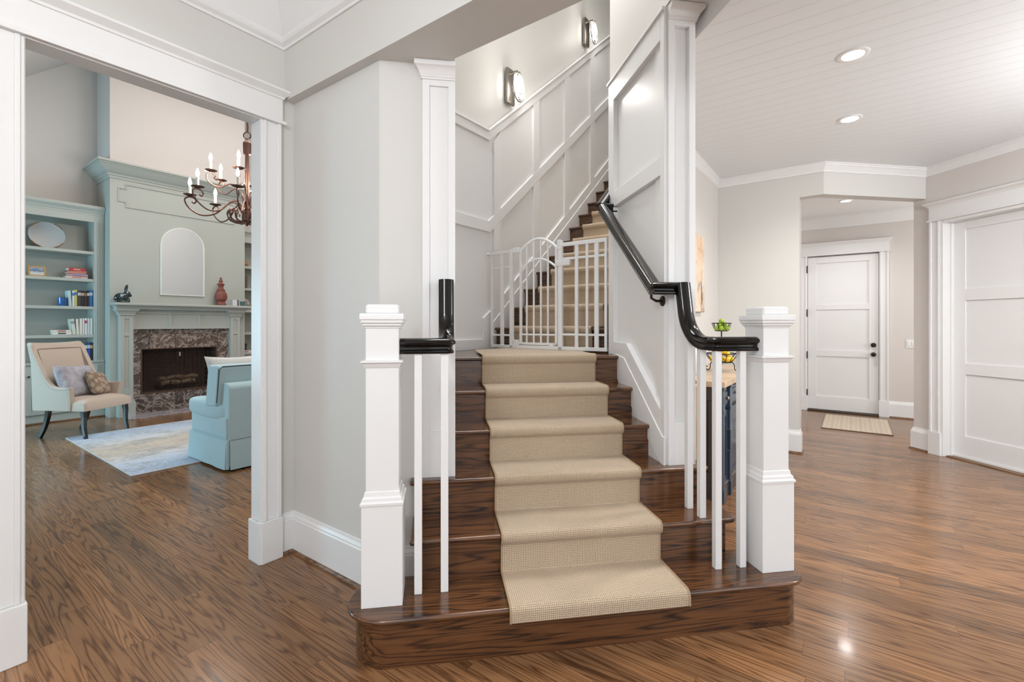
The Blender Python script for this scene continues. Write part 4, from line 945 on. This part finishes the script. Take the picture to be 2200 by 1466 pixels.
# seat with crowned top
Ng = 12; vs = []; 
def seat_pt(i, j, top):
    a = -1 + 2 * i / Ng; b = -1 + 2 * j / Ng; x = a * (.315 - .02 * (b + 1) / 2); y = -.02 + b * .29 - .025 * (1 - a * a) * (b < 0) * (-b)
    z = .34 if not top else .435 + .055 * ((1 - a ** 4) * (1 - abs(b) ** 3.5)) ** .6
    return (x, y, z)
m = MB(); g = [[seat_pt(i, j, 1) for j in range(Ng + 1)] for i in range(Ng + 1)]
vs = [p for r in g for p in r]; fs = [(i * (Ng + 1) + j, (i + 1) * (Ng + 1) + j, (i + 1) * (Ng + 1) + j + 1, i * (Ng + 1) + j + 1) for i in range(Ng) for j in range(Ng)]
bd = [(i, 0) for i in range(Ng + 1)] + [(Ng, j) for j in range(1, Ng + 1)] + [(i, Ng) for i in range(Ng - 1, -1, -1)] + [(0, j) for j in range(Ng - 1, 0, -1)]
b0i = len(vs); vs += [seat_pt(i, j, 0) for i, j in bd]; kb = len(bd)
fs += [((bd[q][0]) * (Ng + 1) + bd[q][1], bd[(q + 1) % kb][0] * (Ng + 1) + bd[(q + 1) % kb][1], b0i + (q + 1) % kb, b0i + q) for q in range(kb)] + [tuple(range(b0i, b0i + kb))]
build('seat', m.add(vs, fs), linen, AC, smooth=True, angle=70)
# side wing: arm sweeping up into the back, flared outwards at the front
outl = smooth_cr([(-.165, .625), (-.06, .615), (.05, .622), (.13, .665), (.20, .76), (.27, .90), (.335, 1.03), (.375, 1.125)], 5)
inl = [(-.135, .345)] + [(p.x, p.y) for p in outl]
def wing(sg):
    top = [(-.165, .625)] + []
    P = [(p.x, p.y) for p in outl]
    B = []
    for (y, z) in P:
        t = min(1, max(0, (y + .165) / .54)); B.append((y * .55 + .135 * (1 - t) * 0 + t * .14 - (1 - t) * .045, .345))
    vs = []; fs = []
    for (y, z), (yb, zb_) in zip(P, B):
        fl = .035 * max(0, 1 - (y + .165) / .35) ** 1.5
        for q in range(5):
            t = q / 4; yy = y + (yb - y) * t; zz = z + (zb_ - z) * t
            x_out = .325 + fl * (1 - t) ** 2; x_in = x_out - .055
            vs += [(sg * x_in, yy, zz), (sg * x_out, yy, zz)]
    n = len(P)
    for i in range(n - 1):
        for q in range(4):
            a = (i * 5 + q) * 2; b = (i * 5 + q + 1) * 2; c = ((i + 1) * 5 + q + 1) * 2; d = ((i + 1) * 5 + q) * 2
            fs += [(a, b, c, d), (a + 1, d + 1, c + 1, b + 1)]
        a = i * 10; d = (i + 1) * 10; fs.append((a, d, d + 1, a + 1)); a += 8; d += 8; fs.append((a, a + 1, d + 1, d))
    for e in (0, n - 1):
        for q in range(4): a = (e * 5 + q) * 2; fs.append((a, a + 1, a + 3, a + 2))
    o = build('arm', MB().add(vs, fs), linen, AC, bevel=.012, seg=3, angle=60)
    nh = MB()
    for i in range(0, len(P)):
        y, z = P[i]; fl = .035 * max(0, 1 - (y + .165) / .35) ** 1.5
        nh.ell((sg * (.328 + fl * .85), y + .012, z - .022), (.0026, .0026, .0026), 6, 4)
    for i in range(12):
        t = i / 11; fl = .035 * (1 - t) ** 2; nh.ell((sg * (.327 + fl), -.15 + t * .02 + .012, .61 - t * .25), (.0026, .0026, .0026), 6, 4)
    nb2 = build('nailhead_trim', nh, base('pewter_nailhead', (.22, .20, .19), .4, metal=.6), o, smooth=True); nb2['kind'] = 'stuff'
wing(1); wing(-1)
# backrest slab, slightly concave
vs = []; fs = []; prof = [(.17, .44), (.20, .60), (.245, .76), (.305, .93), (.365, 1.115), (.385, 1.14), (.43, 1.145), (.45, 1.13), (.40, .93), (.345, .74), (.30, .56), (.275, .345), (.17, .345)]
K = 10
for i in range(K + 1):
    a = -1 + 2 * i / K
    for j, (y, z) in enumerate(prof): vs.append((a * .305, y + (.02 * (1 - a * a) if j < 6 else .01 * (1 - a * a)), z + (.012 * abs(a) ** 2 if 3 < j < 8 else 0)))
n = len(prof); fs = [(i * n + j, i * n + (j + 1) % n, (i + 1) * n + (j + 1) % n, (i + 1) * n + j) for i in range(K) for j in range(n)] + [tuple(range(n)), tuple(K * n + j for j in range(n))]
bkr = build('backrest', MB().add(vs, fs), linen, AC, bevel=.012, seg=3, angle=60)
pip = [(-.235, .198, .60), (-.25, .256, .80), (-.262, .326, 1.0), (-.262, .352, 1.075), (-.14, .362, 1.078), (0, .366, 1.08), (.14, .362, 1.078), (.262, .352, 1.075), (.262, .326, 1.0), (.25, .256, .80), (.235, .198, .60)]
build('piping', MB().tube(pip, .004, 6), fabric('taupe_piping', (.38, .31, .26), (.33, .27, .22)), bkr, smooth=True)
for x, y, sg in ((-.275, -.255, 0), (.275, -.255, 0), (-.25, .20, 1), (.25, .20, 1)):
    if sg: P_ = [(x, y + .02, .345), (x, y + .035, .25), (x, y + .075, .12), (x, y + .135, .004)]; R_ = [.034, .032, .028, .024]
    else: P_ = [(x, y, .345), (x, y - .012, .26), (x, y - .012, .14), (x, y - .038, .004)]; R_ = [.036, .034, .027, .022]
    pp = smooth_cr(P_, 5); rr = [R_[0] + (R_[-1] - R_[0]) * i / (len(pp) - 1) for i in range(len(pp))]
    build('leg', MB().tube(pp, rr, 4, ang=math.pi / 4), BLACKW, AC, bevel=.004)
def place_mat(loc, rx, ry, rz): return Matrix.Translation(loc) @ Matrix.Rotation(rz, 4, 'Z') @ Matrix.Rotation(ry, 4, 'Y') @ Matrix.Rotation(rx, 4, 'X')
cr = Q45 + math.radians(31.8); acp = sn(1.60, 7.78, 0)
def ac_loc(x, y, z): return acp + Matrix.Rotation(cr, 3, 'Z') @ Vector((x, y, z))
fluff = fabric('grey_fluffy_velvet', (.46, .46, .52), (.30, .27, .29), 9, .5)
t = thing('throw_pillow', 'grey blue velvet pillow leaning back in the armchair', 'pillow', tuple(ac_loc(-.03, .085, .665)), cr + .12)
t.rotation_euler = (math.radians(-20), math.radians(4), cr + .12)
build('cushion', MB().pillow(.53, .42, .16, 16, .5), fluff, t, smooth=True, weld=True)
dam = base('tan_damask', (.45, .36, .27), .9, sheen=.2); v = coords(dam); vo = N(dam, 'ShaderNodeTexVoronoi'); vo.inputs['Scale'].default_value = 17; L(dam, v, vo.inputs['Vector'])
n1 = noise(dam, v, 34, 3, .6, 1.2); setc(dam, mix(dam, ramp(dam, math_n(dam, 'ADD', math_n(dam, 'MULTIPLY', vo.outputs[0], .9), math_n(dam, 'MULTIPLY', n1, .5)), [(.42, (0, 0, 0)), (.52, (1, 1, 1)), (.62, (0, 0, 0)), (.75, (1, 1, 1))]), (.50, .40, .29), (.24, .16, .11)))
t = thing('throw_pillow', 'small square tan damask pillow in front of the grey pillow', 'pillow', tuple(ac_loc(.105, -.055, .625)), cr)
t.rotation_euler = (math.radians(-24), math.radians(9), cr + .28)
build('cushion', MB().pillow(.315, .315, .12, 16, .5), dam, t, smooth=True, weld=True)

# ---- sofa seen from behind its left corner
sofam = fabric('pale_blue_linen', (.47, .60, .63), (.39, .53, .57), 260, .25)
SX, SY = 1.955, 4.69
SF = thing('sofa', 'pale blue skirted sofa with its back to the doorway', 'sofa', tuple(sn(SX + .85, SY, 0)), Q45)
def sf(a, b, c_, d, e, f): return MB().box(a - .85, b - .85, c_, d, e, f)
build('base', sf(.01, 1.69, .02, .84, .04, .46), sofam, SF, bevel=.012, seg=3)
sk_ = MB()
def skirt(p, q):
    d = Vector((q[0] - p[0], q[1] - p[1], 0)); n = Vector((d.y, -d.x, 0)).normalized(); K = 10; vs = []
    for i in range(K + 1):
        t = i / K; b = Vector((p[0], p[1], 0)) + d * t
        vs += [b + Vector((0, 0, .285)), b + n * (.018 + .004 * math.sin(i * 1.7)) + Vector((0, 0, .02))]
        vs += [b - n * .012 + Vector((0, 0, .285)), b - n * .0 + Vector((0, 0, .02))]
    fs = []
    for i in range(K): a = 4 * i; c = a + 4; fs += [(a, a + 1, c + 1, c), (a + 2, c + 2, c + 3, a + 3), (a, c, c + 2, a + 2), (a + 1, a + 3, c + 3, c + 1)]
    fs += [(0, 2, 3, 1), (4 * K, 4 * K + 1, 4 * K + 3, 4 * K + 2)]
    return build('skirt_panel', MB().add(vs, fs), sofam, SF, smooth=True, angle=50)
skirt((-.85, .87), (-.85, .03)); skirt((-.825, 0), (.825, 0)); skirt((.85, .03), (.85, .87)); skirt((.82, .87), (-.82, .87))
for x in (-.838, .838): build('kick_pleat', MB().prism([(x - .012, .012), (x + .012, .012), (x + .012, .036), (x - .012, .036)], .02, .285), sofam, SF, bevel=.004)
for a, b in ((-.015, .16), (1.54, 1.715)):
    q = MB().ell(((a + b) / 2 - .85, .50, .545), (.098, .435, .092), 24, 14, None, .55)
    build('arm', q, sofam, SF, smooth=True)
    build('arm_panel', sf(a + .012, b - .012, .02, .82, .3, .50), sofam, SF, bevel=.015)
bw_ = build('back', MB().prism([(0, .285), (.19, .285), (.165, .78), (.13, .82), (.06, .825), (.02, .81), (.0, .78)], -.835, .835, 'x'), sofam, SF, bevel=.015, seg=3)
build('seat_cushion', sf(.15, .85, .17, .92, .43, .60), sofam, SF, bevel=.05, seg=4)
build('seat_cushion', sf(.855, 1.55, .17, .92, .43, .60), sofam, SF, bevel=.05, seg=4)
dpip = base('dark_blue_piping', (.05, .08, .095), .8)
for x0, x1 in ((-.035, .845), (.855, 1.69)):
    bc = build('back_cushion', MB().prism([(.17, .60), (.40, .58), (.34, .95), (.31, .985), (.14, .99), (.11, .97)], x0 - .85, x1 - .85, 'x'), sofam, SF, bevel=.03, seg=4)
    w_ = .012
    build('piping', MB().tube([(x0 + w_ - .85, .170, .63), (x0 + w_ - .85, .116, .95), (x0 + .045 - .85, .116, .975), (x1 - .045 - .85, .116, .975), (x1 - w_ - .85, .116, .95), (x1 - w_ - .85, .170, .63)], .006, 6), dpip, bc, smooth=True)
t = thing('sofa_pillow', 'white pillow standing behind the blue back cushion of the sofa', 'pillow', tuple(sn(SX + .31, SY + .47, .81)), Q45)
t.rotation_euler = (math.radians(-10), 0, Q45)
build('cushion', MB().pillow(.62, .50, .15, 16, .5, corner=.10), fabric('white_cotton', (.66, .65, .63), (.58, .58, .56), 300), t, smooth=True, weld=True)

# ---- chandelier
copper = base('antique_copper', (.15, .08, .062), .38, metal=.85)
CC = sn(2.634, 5.80, 0)
CH = thing('chandelier', 'two-tier antique copper chandelier with candle bulbs and scrolled arms', 'chandelier', (CC.x, CC.y, 2.533), 0)
candle = base('ivory_candle_sleeve', (.75, .70, .60), .5); gl2 = GLOW.copy(); gl2.name = 'candle_bulb_glow'; gl2.node_tree.nodes['Principled BSDF'].inputs['Emission Strength'].default_value = 30
zz = lambda z: z - 2.533
build('stem', MB().lathe([(.0, zz(2.56)), (.03, zz(2.57)), (.05, zz(2.70)), (.03, zz(2.80)), (.022, zz(3.0)), (.03, zz(3.1)), (.02, zz(3.3)), (.02, zz(3.38)), (.042, zz(3.39)), (.046, zz(3.52)), (.03, zz(3.54)), (.008, zz(3.56)), (0, zz(3.57))], 12), copper, CH, smooth=True)
build('hanging_ring', MB().tube([(.04 * math.cos(a), 0, zz(3.61) + .04 * math.sin(a)) for a in [2 * math.pi * i / 20 for i in range(20)]], .006, 6, closed=True), IRON, CH, smooth=True)
build('chain', MB().tube([(.006 * math.sin(i * 1.3), .006 * math.cos(i * 1.3), zz(3.65) + .06 * i) for i in range(49)], .010, 6), copper, CH, smooth=True)
leafb = MB()
for i in range(16):
    a = 2 * math.pi * i / 16; q = [(p_.x, p_.y) for p_ in smooth_cr([(.03, 2.60), (.10, 2.575), (.175, 2.595), (.205, 2.655), (.175, 2.71), (.125, 2.70), (.12, 2.66)], 4)]
    build('basket_leaf', MB().tube([(r_ * math.cos(a + k * .012), r_ * math.sin(a + k * .012), zz(z)) for k, (r_, z) in enumerate(q)], .0085, 6), copper, CH, smooth=True)
build('bottom_finial', MB().lathe([(0, 0), (.012, .01), (.02, .03), (.03, .05), (.06, .07), (.02, .09), (0, .09)], 12), copper, CH, smooth=True)
def ch_arm(a, R, zd, low):
    c_, s_ = math.cos(a), math.sin(a)
    if low: q = [(.04, 2.72), (.12, 2.80), (.20, 2.78), (.32, 2.66), (.46, 2.63), (.58, 2.70), (.625, zd - .05), (.57, zd - .012), (.515, zd - .045), (.53, zd - .085), (.555, zd - .07)]
    else: q = [(.03, 2.75), (.07, 2.92), (.16, 3.0), (.29, 2.94), (.385, 2.97), (.415, zd - .06), (.375, zd - .012), (.33, zd - .04), (.345, zd - .075)]
    P_ = smooth_cr([(x * c_, x * s_, zz(z)) for x, z in q], 5)
    o = build('arm', MB().tube(P_, .0085, 6), copper, CH, smooth=True)
    mv = lambda mb: MB().add([(x + R * c_, y + R * s_, z + zz(zd)) for x, y, z in mb.v], mb.f)
    build('drip_pan', mv(MB().lathe([(.006, -.012), (.02, -.008), (.062, .006), (.066, .010), (.06, .008), (.0, 0)], 20)), copper, o, smooth=True)
    build('candle_sleeve', mv(MB().lathe([(0, 0), (.015, 0), (.015, .11), (0, .11)], 12)), candle, o, smooth=True)
    build('bulb', mv(MB().lathe([(0, .11), (.011, .115), (.019, .145), (.014, .175), (.004, .205), (0, .207)], 12)), gl2, o, smooth=True)
for i in range(8): ch_arm(math.radians(12 + 45 * i), .575, 2.845, True)
for i in range(6): ch_arm(math.radians(38 + 60 * i), .375, 3.10, False)
for i in range(4): point('chandelier_light', (CC.x + .45 * math.cos(i * 1.57), CC.y + .45 * math.sin(i * 1.57), 3.12), 14, (1, .90, .80), .05)

# ================================================================== HALL FURNITURE (frame s, n; back wall n = 1.277)
NAVY = base('navy_enamel', (.022, .050, .085), .3, coat=.3); BROWNM = base('brown_black_enamel', (.045, .036, .036), .32, coat=.3)
pewter = base('pewter_pull', (.35, .33, .31), .3, metal=1)
CS0, CS1, CN0, CN1 = 3.84, 5.36, .815, 1.255
CB = thing('sideboard', 'navy sideboard with butcher block top against the hall wall, seen through the balusters', 'sideboard', tuple(sn(CS0, CN0, 0)), Q45)
cl = lambda a, b, c_, d, e, f: MB().box(a, b, c_, d, e, f)
Wc = CS1 - CS0; Dc = CN1 - CN0
build('carcass', cl(.03, Wc - .03, .03, Dc, .09, .895), BROWNM, CB, bevel=.003)
sp_ = MB().box(.012, .03, .04, Dc - .01, .78, .895).box(.012, .03, .04, Dc - .01, .10, .22).box(.012, .03, .04, .10, .22, .78).box(.012, .03, Dc - .07, Dc - .01, .22, .78)
build('side_panel', sp_, BROWNM, CB, bevel=.004)
pln = MB().box(-.0, Wc, -.005, Dc, 0, .085); pln.sweep([(0, Dc, .085), (0, -.005, .085), (Wc, -.005, .085), (Wc, Dc, .085)], [(0, 0), (0, .03), (-.015, .045), (-.04, .045), (-.04, 0)])
build('plinth', pln, BROWNM, CB)
for x0 in (.0, .255, Wc - .33, Wc - .075):
    build('front_post', MB().box(x0, x0 + .075, -.012, .04, .0, .895).box(x0 - .006, x0 + .081, -.02, .04, .0, .11).box(x0 - .006, x0 + .081, -.02, .04, .865, .895).box(x0 - .004, x0 + .079, -.016, .04, .69, .715), NAVY, CB, bevel=.004)
for x0, x1 in ((.078, .252), (.335, .76), (.765, Wc - .335), (Wc - .252, Wc - .078)):
    d = build('drawer', MB().box(x0, x1, .008, .03, .72, .86).box(x0 + .02, x1 - .02, .0, .008, .74, .84), NAVY, CB, bevel=.004)
    build('knob', MB().ell(((x0 + x1) / 2, -.016, .79), (.017, .012, .017), 14, 8).tube([((x0 + x1) / 2, .0, .79), ((x0 + x1) / 2, -.014, .79)], .007, 8), pewter, d, smooth=True)
    f = .045
    d = build('door', MB().box(x0, x1, .016, .03, .12, .685).box(x0, x0 + f, .006, .016, .12, .685).box(x1 - f, x1, .006, .016, .12, .685).box(x0 + f, x1 - f, .006, .016, .12, .12 + f).box(x0 + f, x1 - f, .006, .016, .685 - f, .685), NAVY, CB, bevel=.003)
    hx = x1 - .022
    build('bar_pull', MB().tube([(hx, .006, .36), (hx, -.022, .36), (hx, -.022, .53), (hx, .006, .53)], .006, 8), pewter, d, smooth=True)
build('worktop', cl(-.05, Wc + .05, -.035, CN1 - CN0 + .015, .895, .940), BUTCHER, CB, bevel=.004)
CT = .941
o = thing('slatted_crate', 'pale slatted wooden stand beside the sideboard, glimpsed between column and baluster', 'stand', tuple(sn(3.60, 1.09, 0)), Q45)
for i in range(6): build('slat', MB().box(-.10, .10, -.13 + .046 * i, -.13 + .046 * i + .041, .0, .90), PALEWD, o, bevel=.003)
build('top', MB().box(-.105, .105, -.135, .15, .90, .925), PALEWD, o, bevel=.003)
mesh_obj('vase', MB().lathe([(0, 0), (.05, 0), (.07, .03), (.085, .12), (.07, .20), (.04, .25), (.045, .28), (.038, .28), (.03, .25), (0, .24)], 28), base('grey_white_ceramic', (.60, .61, .62), .25), 'pale grey ceramic vase on the sideboard behind the column', 'vase', sn(4.16, 1.12, CT), smooth=True)
# two-tier fruit stand
wire = base('black_iron_wire', (.03, .026, .022), .45, metal=.6)
fs_, fn = 4.645, .985; FSP = sn(fs_, fn, CT)
FS = thing('fruit_stand', 'two-tier black wire fruit stand with scrolled feet on the sideboard', 'fruit stand', tuple(FSP))
build('post', MB().tube([(0, 0, .05), (0, 0, .40)], .006, 8), wire, FS, smooth=True)
def wbasket(nm, rb_, rt, z0, z1, ribs):
    b = build(nm, MB().tube([(rt * math.cos(a), rt * math.sin(a), z1) for a in [2 * math.pi * i / 32 for i in range(32)]], .0045, 6, closed=True), wire, FS, smooth=True)
    build('base_ring', MB().tube([(rb_ * math.cos(a), rb_ * math.sin(a), z0) for a in [2 * math.pi * i / 28 for i in range(28)]], .004, 6, closed=True), wire, b, smooth=True)
    for i in range(ribs):
        a = 2 * math.pi * i / ribs; build('rib', MB().tube([(rb_ * math.cos(a), rb_ * math.sin(a), z0), ((rb_ + rt) * .52 * math.cos(a), (rb_ + rt) * .52 * math.sin(a), (z0 + z1) / 2), (rt * math.cos(a), rt * math.sin(a), z1)], .003, 5), wire, b, smooth=True)
    build('mesh_floor', MB().lathe([(0, z0 - .003), (rb_, z0 - .003), (rb_, z0), (0, z0)], 28), wire, b)
    return b
wbasket('lower_basket', .085, .138, .085, .165, 14); wbasket('upper_basket', .052, .082, .375, .445, 10)
for i in range(3):
    a = math.radians(-9 + 120 * i); q = smooth_cr([(.095, .085), (.118, .06), (.122, .02), (.145, .004), (.168, .015), (.165, .035), (.148, .032)], 5)
    build('scroll_foot', MB().tube([(p.x * math.cos(a), p.x * math.sin(a), p.y) for p in q], .0045, 6), wire, FS, smooth=True)
green = base('green_apple_skin', (.26, .42, .02), .3, coat=.2); v = coords(green); setc(green, mix(green, noise(green, v, 30, 2), (.20, .36, .012), (.38, .52, .05)))
yel = base('lemon_skin', (.80, .52, .02), .4); org = base('onion_skin', (.55, .30, .14), .4)
FRU = [('leftmost', -.052, -.018, .012), ('front left', -.022, -.050, .012), ('front right', .030, -.046, .012), ('rightmost', .056, -.006, .012), ('back right', .028, .046, .012), ('back left', -.030, .042, .012), ('upper left', -.028, -.012, .048), ('upper right', .022, -.016, .050), ('upper back', .0, .026, .046), ('topmost', -.002, -.004, .080)]
zA = CT + .377
apple = None
def fr_pos(x, y):   # x along the picture, y away from the viewer
    return Vector((x * math.cos(YAW) + y * math.sin(YAW), -x * math.sin(YAW) + y * math.cos(YAW), 0))
for nm, x, y, z in FRU:
    p = FSP + fr_pos(x, y); r = .0225
    if apple is None:
        apple = thing('lime', '', 'lime', (0, 0, 0)); build('skin', MB().lathe([(0, -r * .93), (r * .5, -r * .85), (r * .92, -r * .4), (r, .1 * r), (r * .8, r * .65), (r * .35, r * .92), (0, r * .95)], 16), green, apple, smooth=True)
        build('stem_end', MB().lathe([(0, r * .9), (.004, r * .93), (.003, r * 1.03), (0, r * 1.03)], 8), base('lime_stem', (.18, .20, .05), .7), apple); t = apple
    else: t = copy_tree(apple)
    t.location = (p.x, p.y, zA + .0215 + z - .012); t['label'] = nm + ' green lime in the upper wire basket'; t['group'] = 'limes in the upper basket'; t.rotation_euler = (x * 20, y * 20, x * 50)
lem = None
LE = [('leftmost yellow lemon in the lower basket', -.085, .0, .0), ('front left yellow lemon in the lower basket', -.048, -.060, 0), ('front middle yellow lemon in the lower basket', .02, -.072, 0), ('front right yellow lemon in the lower basket', .072, -.040, 0), ('rightmost yellow lemon in the lower basket', .085, .025, 0), ('back yellow lemon in the lower basket', .02, .07, 0),
      ('upper left yellow lemon in the lower basket', -.040, -.015, .045), ('upper right yellow lemon in the lower basket', .045, -.01, .047), ('topmost yellow lemon in the lower basket', .012, -.03, .066)]
for nm, x, y, z in LE:
    p = FSP + fr_pos(x, y); r = .027
    if lem is None:
        lem = thing('lemon', '', 'lemon', (0, 0, 0)); build('skin', MB().lathe([(0, -r * 1.35), (r * .2, -r * 1.28), (r * .35, -r * 1.1), (r * .8, -r * .7), (r, 0), (r * .8, r * .7), (r * .35, r * 1.1), (r * .18, r * 1.25), (0, r * 1.32)], 16), yel, lem, smooth=True)
        build('stem_end', MB().lathe([(0, r * 1.30), (.004, r * 1.31), (.003, r * 1.36), (0, r * 1.36)], 8), base('lemon_stem', (.25, .22, .06), .7), lem); t = lem
    else: t = copy_tree(lem)
    t.location = (p.x, p.y, CT + .114 + z); t['label'] = nm; t['group'] = 'lemons in the lower basket'; t.rotation_euler = (1.3 + x * 9, .5 + y * 8, x * 30)
# canvas
art = base('abstract_canvas', (.7, .55, .42), .8); v = coords(art, scale=(3, 1, 3)); n1 = noise(art, v, 1.4, 5, .6, .8); n2 = noise(art, vscale(art, v, (1.6, 1, .9)), 1.1, 6, .75, 1.2)
c1 = ramp(art, n1, [(.3, (.72, .66, .60)), (.5, (.70, .54, .40)), (.66, (.62, .44, .28)), (.8, (.75, .70, .64))])
setc(art, mix(art, ramp(art, n2, [(.54, (0, 0, 0)), (.62, (1, 1, 1))]), c1, (.07, .07, .08)))
t = thing('canvas_painting', 'tall beige and black abstract canvas on the hall wall beyond the column', 'painting', tuple(sn(4.66, 1.277, 1.50)), Q45)
build('canvas', MB().box(-.38, .40, -.04, -.001, 0, .77), art, t, bevel=.004)

# ---- doormat, light switch
mat = base('trellis_doormat', (.6, .52, .42), .9); v = coords(mat); sp = N(mat, 'ShaderNodeSeparateXYZ'); L(mat, v, sp.inputs[0])
U, V_ = sp.outputs[0], sp.outputs[1]; k1 = 2 * math.pi / .105
wv = math_n(mat, 'MULTIPLY', math_n(mat, 'SINE', math_n(mat, 'MULTIPLY', V_, k1)), .5)
pa = math_n(mat, 'ABSOLUTE', math_n(mat, 'SINE', math_n(mat, 'ADD', math_n(mat, 'MULTIPLY', U, k1), wv)))
pb = math_n(mat, 'ABSOLUTE', math_n(mat, 'SINE', math_n(mat, 'ADD', math_n(mat, 'MULTIPLY', V_, k1 * .5), math_n(mat, 'MULTIPLY', math_n(mat, 'SINE', math_n(mat, 'MULTIPLY', U, k1)), .9))))
pm_ = math_n(mat, 'MINIMUM', pa, pb)
setc(mat, ramp(mat, pm_, [(.22, (.70, .60, .47)), (.28, (.17, .125, .09)), (.58, (.20, .15, .11)), (.66, (.68, .58, .46))]))
t = thing('doormat', 'beige and brown trellis doormat on the floor before the rear hall door', 'doormat', tuple(sn(7.985, -.03, 0)), Q45)
build('woven_top', MB().box(-.565, .565, -.37, .37, .001, .010), mat, t, bevel=.003)
build('bound_edge', MB().tube([(-.565, -.37, .006), (.565, -.37, .006), (.565, .37, .006), (-.565, .37, .006)], .006, 6, closed=True), flat('mat_edge', (.16, .11, .08), .9), t)
p = Vector((6.752, 2 * bw - 6.752, 1.09))
t = thing('light_switch', 'white light switch plate on the rear hall wall at the corner', 'light switch', tuple(p), -Q45)
build('plate', MB().box(-.058, .058, -.007, 0, -.06, .06), WHITE, t, bevel=.003)
for x in (-.024, .024): build('rocker', MB().box(x - .016, x + .016, -.012, -.006, -.033, .033), WHITE, t, bevel=.002)
